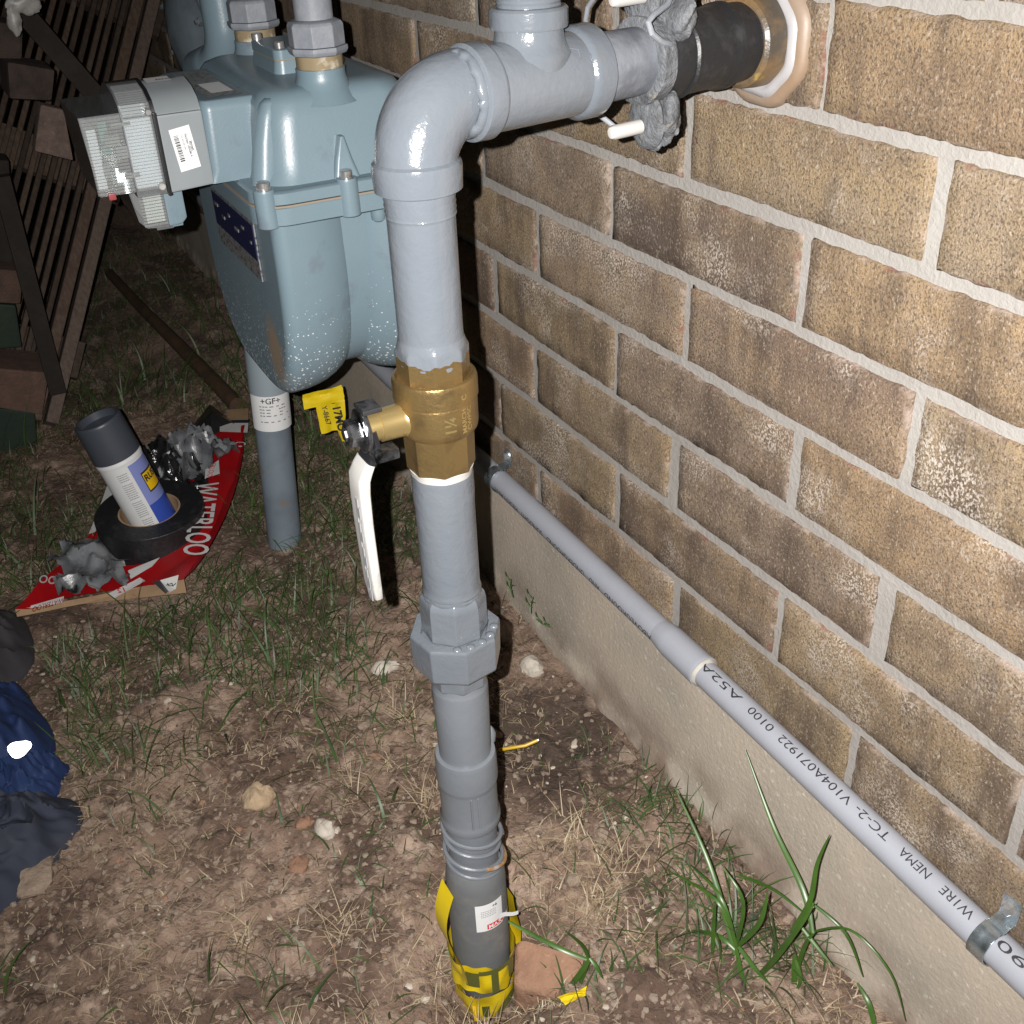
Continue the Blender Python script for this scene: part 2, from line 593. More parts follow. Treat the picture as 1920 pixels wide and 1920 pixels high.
def ground_material():
    m = mat('bare_earth', (.262, .180, .134), .95, var=(7, (.105, .066, .048), .40, .56), var2=(22, (.375, .275, .215), .54, .68), bump=(190, .9, .005))
    nt = m.node_tree
    n = nt.nodes
    l = nt.links
    b = n['Principled BSDF']
    prev = b.inputs['Base Color'].links[0].from_socket
    tc = [x for x in n if x.type == 'TEX_COORD'][0]
    vo = n.new('ShaderNodeTexVoronoi')
    vo.inputs['Scale'].default_value = 210
    l.new(tc.outputs['Object'], vo.inputs['Vector'])
    sc = n.new('ShaderNodeSeparateColor')
    l.new(vo.outputs['Color'], sc.inputs[0])
    gt = n.new('ShaderNodeMapRange')
    gt.inputs['From Min'].default_value = .86
    gt.inputs['From Max'].default_value = 1.0
    gt.inputs['To Max'].default_value = .75
    l.new(sc.outputs[0], gt.inputs['Value'])
    mx = n.new('ShaderNodeMix')
    mx.data_type = 'RGBA'
    l.new(gt.outputs[0], mx.inputs[0])
    l.new(prev, mx.inputs[6])
    mx.inputs[7].default_value = (.36, .28, .215, 1)
    d2 = n.new('ShaderNodeMapRange')
    d2.inputs['From Min'].default_value = .82
    d2.inputs['From Max'].default_value = 1.0
    d2.inputs['To Max'].default_value = .7
    l.new(sc.outputs[1], d2.inputs['Value'])
    m2 = n.new('ShaderNodeMix')
    m2.data_type = 'RGBA'
    l.new(d2.outputs[0], m2.inputs[0])
    l.new(mx.outputs[2], m2.inputs[6])
    m2.inputs[7].default_value = (.055, .038, .028, 1)
    # damp dark soil beside the union
    ds = n.new('ShaderNodeVectorMath')
    ds.operation = 'DISTANCE'
    ds.inputs[1].default_value = (.83, .105, .0)
    l.new(tc.outputs['Object'], ds.inputs[0])
    nz_ = n.new('ShaderNodeTexNoise')
    nz_.inputs['Scale'].default_value = 18
    nz_.inputs['Detail'].default_value = 5
    l.new(tc.outputs['Object'], nz_.inputs['Vector'])
    ad = n.new('ShaderNodeMath')
    ad.operation = 'MULTIPLY_ADD'
    ad.inputs[1].default_value = .16
    l.new(nz_.outputs['Fac'], ad.inputs[0])
    l.new(ds.outputs['Value'], ad.inputs[2])
    dm = n.new('ShaderNodeMapRange')
    dm.inputs['From Min'].default_value = .21
    dm.inputs['From Max'].default_value = .13
    dm.inputs['To Max'].default_value = .85
    l.new(ad.outputs[0], dm.inputs['Value'])
    m3 = n.new('ShaderNodeMix')
    m3.data_type = 'RGBA'
    l.new(dm.outputs[0], m3.inputs[0])
    l.new(m2.outputs[2], m3.inputs[6])
    m3.inputs[7].default_value = (.045, .030, .022, 1)
    l.new(m3.outputs[2], b.inputs['Base Color'])
    return m


M['ground'] = ground_material()


def brick_material():
    m = bpy.data.materials.new('brown_brick')
    m.use_nodes = True
    n = m.node_tree.nodes
    l = m.node_tree.links
    b = n['Principled BSDF']
    b.inputs['Roughness'].default_value = .88
    b.inputs['Specular IOR Level'].default_value = .3
    tc = n.new('ShaderNodeTexCoord')
    oi = n.new('ShaderNodeObjectInfo')
    add = n.new('ShaderNodeVectorMath')
    add.operation = 'MULTIPLY_ADD'
    l.new(oi.outputs['Random'], add.inputs[0])
    add.inputs[1].default_value = (37, 11, 23)
    l.new(tc.outputs['Object'], add.inputs[2])

    def noise(scale, det=4, st=None, rg=.6):
        t = n.new('ShaderNodeTexNoise')
        t.inputs['Scale'].default_value = scale
        t.inputs['Detail'].default_value = det
        t.inputs['Roughness'].default_value = rg
        if st:
            mp = n.new('ShaderNodeMapping')
            mp.inputs['Scale'].default_value = st
            l.new(add.outputs[0], mp.inputs['Vector'])
            l.new(mp.outputs['Vector'], t.inputs['Vector'])
        else:
            l.new(add.outputs[0], t.inputs['Vector'])
        return t.outputs['Fac']

    def ramp(fac, pts):
        r = n.new('ShaderNodeValToRGB')
        e = r.color_ramp.elements
        e[0].position, e[0].color = pts[0][0], (*pts[0][1], 1)
        e[1].position, e[1].color = pts[-1][0], (*pts[-1][1], 1)
        for p, c in pts[1:-1]:
            x = e.new(p)
            x.color = (*c, 1)
        l.new(fac, r.inputs[0])
        return r.outputs[0]

    def mr(fac, a, bb, hi=1.0):
        x = n.new('ShaderNodeMapRange')
        x.inputs['From Min'].default_value = a
        x.inputs['From Max'].default_value = bb
        x.inputs['To Max'].default_value = hi
        l.new(fac, x.inputs['Value'])
        return x.outputs[0]

    def mix(f, a, c, blend='MIX'):
        x = n.new('ShaderNodeMix')
        x.data_type = 'RGBA'
        x.blend_type = blend
        if isinstance(f, float):
            x.inputs[0].default_value = f
        else:
            l.new(f, x.inputs[0])
        for i, q in ((6, a), (7, c)):
            if isinstance(q, tuple):
                x.inputs[i].default_value = (*q, 1)
            else:
                l.new(q, x.inputs[i])
        return x.outputs[2]

    base = ramp(oi.outputs['Random'], [(0, (0.140, 0.106, 0.090)), (.12, (0.325, 0.241, 0.146)), (.24, (0.230, 0.174, 0.101)), (.36, (0.370, 0.280, 0.185)),
                                       (.46, (0.146, 0.101, 0.084)), (.58, (0.302, 0.218, 0.123)), (.70, (0.325, 0.263, 0.202)), (.84, (0.235, 0.146, 0.099)), (1, (0.353, 0.252, 0.146))])
    patch = ramp(noise(8, 4), [(.30, (0.078, 0.056, 0.047)), (.41, (0.179, 0.125, 0.083)), (.50, (0.325, 0.230, 0.129)), (.58, (0.241, 0.185, 0.134)), (.70, (0.403, 0.297, 0.179))])
    c = mix(.46, base, patch)
    vert = noise(26, 4, (1, 1, .22))
    c = mix(mr(vert, .48, .66, .75), c, (.090, .062, .046))
    grit = noise(620, 3, (1, 1, .8), .75)
    c = mix(mr(grit, .50, .60, .85), c, (.085, .063, .050))
    c = mix(mr(noise(520, 3, (1, 1, .7)), .56, .68, .65), c, (.43, .35, .275))
    eff = n.new('ShaderNodeMath')
    eff.operation = 'MULTIPLY'
    l.new(mr(noise(11, 3), .50, .66), eff.inputs[0])
    l.new(mr(noise(560, 3, (1, 1, .8)), .50, .57), eff.inputs[1])
    c = mix(eff.outputs[0], c, (.52, .455, .395))
    c = mix(mr(noise(230, 2, (1, 1, .6)), .71, .76, .7), c, (.52, .45, .38))
    # mortar smears and reddish rims at the edges
    ge = n.new('ShaderNodeSeparateXYZ')
    l.new(tc.outputs['Generated'], ge.inputs[0])

    def edge(sock, w0, w1):
        s = n.new('ShaderNodeMath')
        s.operation = 'SUBTRACT'
        s.inputs[1].default_value = .5
        l.new(sock, s.inputs[0])
        a = n.new('ShaderNodeMath')
        a.operation = 'ABSOLUTE'
        l.new(s.outputs[0], a.inputs[0])
        return mr(a.outputs[0], w0, w1)
    mxm = n.new('ShaderNodeMath')
    mxm.operation = 'MAXIMUM'
    l.new(edge(ge.outputs['Z'], .43, .50), mxm.inputs[0])
    l.new(edge(ge.outputs['X'], .475, .50), mxm.inputs[1])
    ed = n.new('ShaderNodeMath')
    ed.operation = 'MULTIPLY'
    l.new(mxm.outputs[0], ed.inputs[0])
    l.new(mr(noise(45, 4), .50, .62), ed.inputs[1])
    c = mix(ed.outputs[0], c, (.40, .32, .27))
    e2 = n.new('ShaderNodeMath')
    e2.operation = 'MULTIPLY'
    l.new(mxm.outputs[0], e2.inputs[0])
    l.new(mr(noise(38, 3), .60, .66, .8), e2.inputs[1])
    c = mix(e2.outputs[0], c, (.22, .085, .07))
    l.new(c, b.inputs['Base Color'])
    bp = n.new('ShaderNodeBump')
    bp.inputs['Strength'].default_value = .8
    bp.inputs['Distance'].default_value = .004
    l.new(noise(430, 5, (1, 1, .8), .75), bp.inputs['Height'])
    l.new(bp.outputs['Normal'], b.inputs['Normal'])
    return m


M['brick'] = brick_material()


def grass_mat(name, a, b_):
    m = mat(name, a, .5, var=(25, b_, .4, .65))
    return m


GM = [grass_mat('grass_green', (.048, .096, .024), (.024, .044, .016)), grass_mat('grass_bright', (.058, .095, .024), (.04, .07, .02)),
      grass_mat('grass_olive', (.066, .068, .032), (.045, .050, .025))]
SM = [grass_mat('straw_tan', (.30, .22, .14), (.22, .155, .10)), grass_mat('straw_brown', (.17, .115, .075), (.12, .085, .055)),
      grass_mat('straw_pale', (.42, .34, .23), (.33, .26, .17))]

# ------------------------------------------------------------------ ground
def build_ground():
    def axis(lo, a, b, hi, st, far):
        xs = list(np.arange(a, b + 1e-6, st))
        x = a
        s = st
        left = []
        while x > lo:
            s *= far
            x -= s
            left.append(x)
        x = b
        s = st
        right = []
        while x < hi:
            s *= far
            x += s
            right.append(x)
        return np.array(left[::-1] + xs + right)
    xs = axis(-3.0, 0.28, 1.9, 40.0, .0042, 1.12)
    ys = axis(-0.13, -0.012, 0.86, 40.0, .0042, 1.12)
    X, Y = np.meshgrid(xs, ys, indexing='ij')
    Z = ground_h(X, Y)
    near = sstep(4.0, 2.2, X) * sstep(2.5, 1.5, Y)
    Z = Z + near * (0.007 * (fbm(X * 70, Y * 70, 21, 3) - .5) + 0.004 * (fbm(X * 160, Y * 160, 25, 2) - .5))
    nx, ny = X.shape
    vs = np.stack([X.ravel(), Y.ravel(), Z.ravel()], 1)
    idx = np.arange(nx * ny).reshape(nx, ny)
    q = np.stack([idx[:-1, :-1], idx[1:, :-1], idx[1:, 1:], idx[:-1, 1:]], -1).reshape(-1, 4)
    me = bpy.data.meshes.new('ground')
    me.vertices.add(len(vs))
    me.vertices.foreach_set('co', vs.ravel())
    me.loops.add(q.size)
    me.loops.foreach_set('vertex_index', q.ravel())
    me.polygons.add(len(q))
    me.polygons.foreach_set('loop_start', np.arange(0, q.size, 4))
    me.polygons.foreach_set('use_smooth', np.ones(len(q), bool))
    me.update()
    me.validate()
    me.materials.append(M['ground'])
    o = bpy.data.objects.new('ground', me)
    COL.objects.link(o)
    tag(o, kind='structure')


build_ground()

# ------------------------------------------------------------------ house wall
wall = thing('house_wall', (0, 0, 0), 'brown brick house wall with pale mortar joints on a concrete footing', 'wall')
PITCH = .0762
XA, XB = -.62, 3.4
mb = MB()
nx = 260
# mortar sheet: slightly recessed, softly uneven face
xs = np.linspace(XA, XB, 400)
zs = np.linspace(.186, .64 + PITCH * 7, 110)
Xg, Zg = np.meshgrid(xs, zs, indexing='ij')
Yg = -.0019 + .0014 * (fbm(Xg * 60, Zg * 60, 41, 3) - .5)
vs = [(a, b, c) for a, b, c in zip(Xg.ravel(), Yg.ravel(), Zg.ravel())]
nz = len(zs)
fs = [(i * nz + j, (i + 1) * nz + j, (i + 1) * nz + j + 1, i * nz + j + 1) for i in range(len(xs) - 1) for j in range(nz - 1)]
mb.add(vs, fs)
mb.build('mortar', M['mortar'], wall, smooth=60)
mb = MB()
mb.box(((XA + XB) / 2, -.06, (.186 + .64 + PITCH * 7) / 2), (XB - XA, .10, .64 + PITCH * 7 - .186))
mb.build('backing', M['mortar'], wall)

HEADS = {-2: [.573], -1: [.464, 1.229], 0: [.574, .824], 1: [.454, .708, .961], 2: [.561, .814, 1.064],
         3: [.453, .716, .976], 4: [.559, .810, 1.061], 5: [.459, .704, .976]}
WIDE = {(3, 1): .017, (3, 0): .017, (-1, 0): .014, (4, 2): .008, (-2, 0): .006}
rng = random.Random(11)


def brick_mesh(x0, x1, z0, z1, seed):
    """a brick with chipped, wandering arrises"""
    r = random.Random(seed)
    nxs, nzs = 40, 8
    cx, cz = (x0 + x1) / 2, (z0 + z1) / 2
    pu = [r.uniform(0, 99) for _ in range(4)]
    front, back, rim = [], [], []
    tilt = r.uniform(-.0010, .0008)
    tilt2 = r.uniform(-.004, .004)
    grid = []
    for i in range(nxs + 1):
        row = []
        for j in range(nzs + 1):
            u = i / nxs
            w = j / nzs
            x = x0 + (x1 - x0) * u
            z = z0 + (z1 - z0) * w
            jx = (vnoise(z * 90, pu[0], seed) - .5) * .0022 + (vnoise(z * 420, pu[0], seed + 1) - .5) * .002
            jz = (vnoise(x * 22, pu[1] + w * 9, seed) - .5) * .0018 + (vnoise(x * 330, pu[1] + w * 9, seed + 2) - .5) * .0024
            y = .0012 + tilt + tilt2 * (u - .5)
            e = min(i, nxs - i, 99)
            f = min(j, nzs - j)
            if e == 0 or f == 0:
                x += float(jx) if e == 0 else 0
                z += float(jz) if f == 0 else 0
                y -= .0020
            elif e == 1 or f == 1:
                y += float(vnoise(x * 90, z * 90, seed) - .5) * .0015
                if e == 1:
                    x = x0 + .0013 + float(jx) * .9 if i == 1 else x1 - .0013 + float(jx) * .9
                if f == 1:
                    z = z0 + .0013 + float(jz) * .9 if j == 1 else z1 - .0013 + float(jz) * .9
            else:
                y += float(vnoise(x * 50, z * 90, seed) - .5) * .0018
            row.append((x - cx, y, z - cz))
        grid.append(row)
    vs = [p for row in grid for p in row]
    nz1 = nzs + 1
    fs = [(i * nz1 + j, (i + 1) * nz1 + j, (i + 1) * nz1 + j + 1, i * nz1 + j + 1) for i in range(nxs) for j in range(nzs)]
    # returns running back into the mortar
    ring = [(i, 0) for i in range(nxs)] + [(nxs, j) for j in range(nzs)] + [(i, nzs) for i in range(nxs, 0, -1)] + [(0, j) for j in range(nzs, 0, -1)]
    b0 = len(vs)
    for (i, j) in ring:
        p = grid[i][j]
        vs.append((p[0], -.0095, p[2]))
    for k in range(len(ring)):
        k2 = (k + 1) % len(ring)
        a = ring[k][0] * nz1 + ring[k][1]
        b = ring[k2][0] * nz1 + ring[k2][1]
        fs.append((a, b0 + k, b0 + k2, b))
    me = bpy.data.meshes.new('brick')
    me.from_pydata(vs, [], fs)
    me.materials.append(M['brick'])
    me.polygons.foreach_set('use_smooth', [True] * len(me.polygons))
    bm = bmesh.new()
    bm.from_mesh(me)
    bmesh.ops.recalc_face_normals(bm, faces=bm.faces[:])
    bm.to_mesh(me)
    bm.free()
    o = bpy.data.objects.new('brick', me)
    COL.objects.link(o)
    o.location = (cx, 0, cz)
    o.parent = wall
    return o


ESC = Vector((.618, 0, .760))
for row in range(-7, 6):
    z1 = .64 - PITCH * row
    z0 = z1 - PITCH
    hs = list(HEADS.get(row, []))
    if not hs:
        hs = [(.455 if row % 2 else .562) + rng.uniform(-.006, .006)]
    if row == -1:
        hs = [.464, .7185, .975, 1.229]
    hs2 = list(hs)
    x = hs[0]
    while x > XA + .10:
        x -= .2535 + rng.uniform(-.004, .004)
        hs2.insert(0, x)
    x = hs[-1]
    while x < XB - .1:
        x += .2525 + rng.uniform(-.004, .004)
        hs2.append(x)
    for k in range(len(hs2) - 1):
        def gap(h):
            for (rr, ii), g in WIDE.items():
                if rr == row and abs(HEADS[rr][ii] - h) < 1e-6:
                    return g
            return rng.uniform(.0085, .012)
        ga, gb = gap(hs2[k]), gap(hs2[k + 1])
        zz0 = z0 + .0052 + rng.uniform(-.0008, .0008)
        zz1 = z1 - .0052 + rng.uniform(-.0008, .0008)
        if row == 5:
            zz0 = max(zz0, .188)
        brick_mesh(hs2[k] + ga / 2, hs2[k + 1] - gb / 2, zz0, zz1, rng.randint(1, 99999))

# concrete footing under the bricks
mb = MB()
xs = np.linspace(XA, XB, 500)
zs = np.concatenate([np.linspace(-.15, .06, 30), np.linspace(.065, .1875, 16)])
Xg, Zg = np.meshgrid(xs, zs, indexing='ij')
rag = sstep(.030, .0, Zg - ground_h(Xg, Xg * 0)) * .010 * fbm(Xg * 30, Zg * 30, 71)      # ragged lip where the form leaked
Yg = .0005 + .0025 * (fbm(Xg * 9, Zg * 9, 73) - .5) + rag
vs = [(a, b, c) for a, b, c in zip(Xg.ravel(), Yg.ravel(), Zg.ravel())]
nz = len(zs)
fs = [(i * nz + j, (i + 1) * nz + j, (i + 1) * nz + j + 1, i * nz + j + 1) for i in range(len(xs) - 1) for j in range(nz - 1)]
mb.add(vs, fs)
b0 = len(mb.v)
mb.add([(XA, .0005, .1875), (XB, .0005, .1875), (XB, -.12, .1875), (XA, -.12, .1875)], [(0, 1, 2, 3)])
fo = mb.build('concrete_footing', M['concrete'], None, smooth=60)
tag(fo, 'smooth grey concrete footing strip under the brown bricks', 'footing')

# ------------------------------------------------------------------ gas riser with tee, elbow, valve and union
RX, RY = .5975, .285
HX, HZ = .612, .760
HX = .605
gas = thing('gas_pipe_riser', (RX, RY, 0), 'freshly painted grey gas riser with brass valve, elbow and tee entering the wall', 'gas pipe')
UP = (0, 0, 1)


def vl(prof, name, m, parent=gas, n=48, phase=0.0, smooth=35, bevel=0.0, wob=0.0):
    q = MB()
    q.lathe((RX, RY, 0), UP, prof, n=n, phase=phase, wob=wob)
    return q.build(name, m, parent, smooth=smooth, bevel=bevel)


R = .0208
# upper pipe with exposed, painted-over threads at both ends
def thread(z0, z1, r, k):
    p = []
    for i in range(k):
        a = z0 + (z1 - z0) * i / k
        b = z0 + (z1 - z0) * (i + .5) / k
        p += [(a, r * 1.012), (b, r * .988)]
    return p


vl([(.588, R)] + thread(.604, .618, R * 1.04, 4) + [(.622, R), (.695, R)] + thread(.697, .711, R * 1.03, 4) + [(.725, R)], 'pipe', M['paint'], wob=.006)
# elbow
q = MB()
zc = HZ - .043
er = .0245
pts, rr = [], []
q.lathe((RX, RY, 0), UP, [(.7105, .0228), (.712, .0262), (.7245, .0268), (.7275, .0262), (.7290, .0242), (.733, .0236)], n=48, cap1=False)
N = 18
cy, cz2 = RY - .036, HZ - .036
path = [Vector((RX, RY, .722)), Vector((RX, RY, .7245))]
for i in range(N + 1):
    a = math.pi / 2 * i / N
    path.append(Vector((RX + (HX - RX) * i / N, cy + .036 * math.cos(a), cz2 + .036 * math.sin(a))))
path += [Vector((HX, cy - .006, HZ)), Vector((HX, cy - .022, HZ))]
rad = [.0240, .0240] + [.0240 + .0012 * math.sin(math.pi * i / N) for i in range(N + 1)] + [.0225, .0212]
q.tube(path, rad, n=48)
q.build('elbow', M['paint'], gas, smooth=40)

# casting mark on the elbow's outer face
def mark(name, strokes, w, fn, m, parent):
    k = MB()
    for st in strokes:
        k.tube([fn(*p) for p in st], w, n=6)
    return k.build(name, m, parent)


# tee
YD = (0, -1, 0)
q = MB()
y0 = .2525
prof = [(0, .0205), (.0005, .0250), (.002, .0272), (.012, .0275), (.0145, .0262), (.016, .0246), (.0785, .0246), (.080, .0262), (.0825, .0278),
        (.094, .0276), (.0955, .0262), (.0960, .021)]
q.lathe((HX, y0, HZ), YD, prof, n=56, wob=.004)
yb = .2035
q.lathe((HX, yb, HZ), UP, [(0, .0216), (.0165, .0250), (.0185, .0238), (.0205, .0224), (.0235, .0211), (.0275, .0203), (.0300, .0201), (.0302, .0226), (.0318, .0232), (.0402, .0232), (.0415, .0220), (.042, .018)], n=48)
def yawed(o):
    # the run meets the wall slightly off square
    th = math.radians(8.0)
    pv = Vector((HX, .205, 0)) - WL[gas]
    rm = Matrix.Rotation(th, 3, 'Z')
    o.rotation_euler.z = th
    o.location = pv - rm @ pv
    return o


yawed(q.build('tee', M['paint'], gas, smooth=40))
yawed(mark('casting_mark', [[(-.006, 0), (-.001, -.007), (.006, .000)], [(-.001, .008), (.007, .005), (.006, -.001)]], .0005,
     lambda x, y: Vector((HX - .0246 * math.cos(.55 + y / .0246) * 1.0, .188 - x, HZ + .0246 * math.sin(.55 + y / .0246))), M['paint'], gas))
yawed(mark('casting_mark', [[(.004 * math.cos(t * .45), .004 * math.sin(t * .45)) for t in range(15)]], .0005,
     lambda x, y: Vector((HX - .0246 * math.cos(.5 + y / .0246), .1705 - x, HZ + .0246 * math.sin(.5 + y / .0246))), M['paint'], gas))
# riser out of the tee's top
q = MB()
q.lathe((HX, yb, 0), UP, [(HZ + .036, .0182), (HZ + .042, .0188)] + thread(HZ + .042, HZ + .050, .0188, 3) + [(HZ + .052, .0178), (HZ + .30, .0178)], n=40, wob=.01)
q.build('pipe', M['paint'], gas)
# nipple from the elbow into the tee is part of the elbow; nipple to the wall
q = MB()
q.lathe((HX, .160, HZ), YD, [(0, .0210), (.008, .0214), (.012, .0208), (.050, .0206)], n=48, wob=.006)
yawed(q.build('nipple', M['nipple'], gas))
# paint drips where thread seal oozes at the tee mouth
q = MB()
rs_ring = []
for k in range(80):
    a = 2 * math.pi * k / 80
    e = .0016 + .0030 * float(vnoise(k * .42, 3.3, 77)) + .0012 * float(vnoise(k * 1.3, 1.3, 78))
    for_r = .0221
    c = Vector((HX - for_r * math.cos(a), y0 + .0005, HZ + for_r * math.sin(a)))
    ring = []
    rd = Vector((-math.cos(a), 0, math.sin(a)))
    for j in range(8):
        b = 2 * math.pi * j / 8
        ring.append(c + rd * (math.cos(b) * .0030) + Vector((0, math.sin(b) * e, 0)))
    rs_ring.append(ring)
rs_ring.append(rs_ring[0])
q.rings(rs_ring, True, False, False)
yawed(q.build('thread_sealant', M['paint'], gas, smooth=80))

# insulating flange set, dirty, between tee nipple and wall
def lump(c, r, seed, amp=.25, n=20, fine=0.0):
    vs, fs = [], []
    for i in range(n + 1):
        th = math.pi * i / n
        for j in range(n):
            ph = 2 * math.pi * j / n
            d = Vector((math.sin(th) * math.cos(ph), math.sin(th) * math.sin(ph), math.cos(th)))
            k = 1 + amp * (float(vnoise(d.x * 2.2 + 9, d.y * 2.2 + d.z * 1.7, seed)) - .5) * 2 + amp * .5 * (float(vnoise(d.x * 6 + 3 * d.z, d.y * 6 + 9, seed + 5)) - .5)
            if fine:
                k += fine * (float(fbm(d.x * 9 + 4 * d.z, d.y * 9 - 3 * d.z, seed + 8, 3)) - .5) * 2
            vs.append(Vector(c) + Vector((d.x * r[0], d.y * r[1], d.z * r[2])) * k)
    for i in range(n):
        for j in range(n):
            fs.append((i * n + j, (i + 1) * n + j, (i + 1) * n + (j + 1) % n, i * n + (j + 1) % n))
    return vs, fs


M['dirt_metal'] = mat('mortar_spattered_metal', (0.108, 0.1138, 0.1238), .6, var=(45, (0.054, 0.05616, 0.0612), .45, .65), var2=(70, (0.2376, 0.2088, 0.1656), .64, .76), bump=(160, .8, .004))
q = MB()
yf = .112
q.lathe((HX, yf + .007, HZ), YD, [(0, .024), (.001, .0268), (.011, .0272), (.012, .025)], n=36, wob=.02)
for sgn in (1, -1):                       # the two ears
    q.add(*lump((HX + .004 * sgn, yf, HZ + .0365 * sgn), (.0165, .0042, .0185), 3 + sgn, .08, 28))
yawed(q.build('flange', M['dirt_metal'], gas, smooth=55))
q = MB()
q.add(*lump((HX - .006, yf - .012, HZ + .026), (.024, .013, .021), 31, .28, 44,.06))
q.add(*lump((HX - .004, yf - .016, HZ + .034), (.014, .016, .012), 37, .3, 44,.06))
yawed(q.build('flange', M['dirt_metal'], gas, smooth=55))
q = MB()
q.add(*lump((HX - .006, yf - .009, HZ - .034), (.0160, .011, .0200), 33, .26, 44,.06))
yawed(q.build('flange', M['dirt_metal'], gas, smooth=55))
for dz in (.0385, -.0395):
    q = MB()
    q.lathe((HX - .004, yf + .006, HZ + dz), (0, 1, 0), [(0, .0046), (.0225, .0046), (.0245, .0036), (.0250, .001)], n=20)
    yawed(q.build('bolt_sleeve', M['white_vinyl'], gas))
q = MB()
q.lathe((HX, yf - .004, HZ), YD, [(0, .0245), (.010, .0262), (.052, .0258), (.0545, .0264), (.0575, .0268), (.059, .0276), (.0625, .0276), (.064, .0258), (.090, .0252)], n=44, wob=.022)
q.lathe((HX, yf - .022, HZ), YD, [(0, .0262), (.0015, .0276), (.004, .0272), (.005, .026)], n=44, wob=.02)
yawed(q.build('black_sleeve', M['black_tape'], gas))
# sealed wall sleeve
q = MB()
q.lathe((HX, .0165, HZ), YD, [(-.012, .0268), (-.010, .0292), (.0, .0305), (.012, .031)], n=48, wob=.01)
yawed(q.build('amber_ring', M['amber'], gas))
q = MB()
q.lathe((HX + .030, .0, HZ), (0, 1, 0), [(-.006, .0475), (.0015, .0470), (.0050, .0445), (.0068, .0405), (.0060, .0365)], n=56, wob=.035)
q.build('sealant_ring', M['amb'], gas, smooth=70)
q = MB()
q.lathe((HX + .029, .0, HZ), (0, 1, 0), [(.003, .0400), (.0078, .0380), (.0092, .0345), (.0090, .0318), (.007, .030)], n=56, wob=.05)
q.build('white_sealant', M['white_seal'], gas, smooth=70)
# bonding wires
q = MB()
q.tube([on_x(1258, -8, .60), on_x(1250, 10, .595), on_x(1225, 28, .588), on_x(1215, 42, .585), on_x(1222, 62, .585), on_x(1240, 78, .588), on_x(1256, 82, .594)], .0020, n=10)
q.build('bonding_wire', M['galv'], gas)
q = MB()
q.tube([on_y(1118, -10, .10), on_y(1102, 14, .10), on_y(1098, 40, .105), on_y(1108, 70, .11)], .0018, n=10)
q.build('bonding_wire', M['galv'], gas)
q = MB()
q.tube([on_y(1112, 206, .11), on_y(1140, 228, .10), on_y(1172, 254, .09)], .0019, n=10)
q.build('bonding_wire', M['galv'], gas)

# ---- brass ball valve (part) with its own pieces
q = MB()
ph = math.pi / 8 + .05
body = q
q.lathe((RX, RY, 0), UP, [(.5265, .0218), (.527, .0232), (.5565, .0238)], n=8, phase=ph)
q.lathe((RX, RY, 0), UP, [(.592, .0236), (.6115, .0236), (.6125, .0222)], n=8, phase=ph)
q.lathe((RX, RY, 0), UP, [(.5540, .0215), (.5545, .0246), (.5565, .0263), (.5600, .0270), (.5765, .0271), (.5772, .0267), (.5784, .0267), (.5792, .0279), (.5910, .0279), (.5935, .0271), (.5942, .0255), (.5925, .0240)], n=56)
valve = q.build('ball_valve', M['brass'], gas, smooth=38)
WL[valve] = WL[gas]
# painted thread seal over the valve's mouths
q = MB()
rows = [[], [], [], []]
for k in range(96):
    a = 2 * math.pi * k / 96
    dl = ((a - ph) % (math.pi / 4)) - math.pi / 8
    ro_ = .0236 * math.cos(math.pi / 8) / math.cos(dl) + .00035
    zb_ = .6035 + .0045 * float(vnoise(k * .21, 2.2, 55)) + .0016 * float(vnoise(k * .8, 5.2, 56))
    for row_, (rr3, z3) in zip(rows, ((ro_, zb_), (ro_, .6122), (.0222, .6150), (.0211, .6195))):
        row_.append(Vector((RX + math.cos(a) * rr3, RY + math.sin(a) * rr3, z3)))
q.rings(rows, True, False, False)
q.build('paint_collar', M['paint'], valve, smooth=60)
q = MB()
q.lathe((RX, RY, 0), UP, [(.5215, .0211), (.5245, .0216), (.5268, .0222), (.5275, .0212)], n=40, wob=.02)
q.build('paint_collar', M['white_vinyl'], valve, smooth=60)
# stem boss towards the left
zs_ = .567
q = MB()
q.lathe((RX, RY + .020, zs_), (0, 1, 0), [(0, .0140), (.004, .0122), (.007, .0110), (.0215, .0107), (.0220, .0094), (.030, .0090)], n=36)
q.build('stem_boss', M['brass_shiny'], valve)
q = MB()
q.lathe((RX, RY + .0495, zs_), (0, 1, 0), [(0, .0092), (.0015, .0098), (.003, .0098), (.0032, .0072), (.006, .0072)], n=28)
q.lathe((RX, RY + .0555, zs_), (0, 1, 0), [(0, .0092), (.007, .0092), (.0085, .0075), (.0086, .0045), (.0100, .0042)], n=6)
q.build('stem_nut', M['dark_chrome'], valve, smooth=30)
# handle plate: black neck with chromed stop lugs, then the white grip
q = MB()
hy = RY + .0525
for (cc, ss) in (((RX - .003, hy - .004, zs_ + .0165), (.016, .013, .0035)), ((RX - .010, hy - .009, zs_ - .0145), (.012, .017, .0075))):
    q.box(cc, ss)
q.lathe((RX, hy - .0015, zs_), (0, 1, 0), [(0, .0150), (.0035, .0150)], n=24)
q.build('stop_lug', M['dark_chrome'], valve, bevel=.0012)


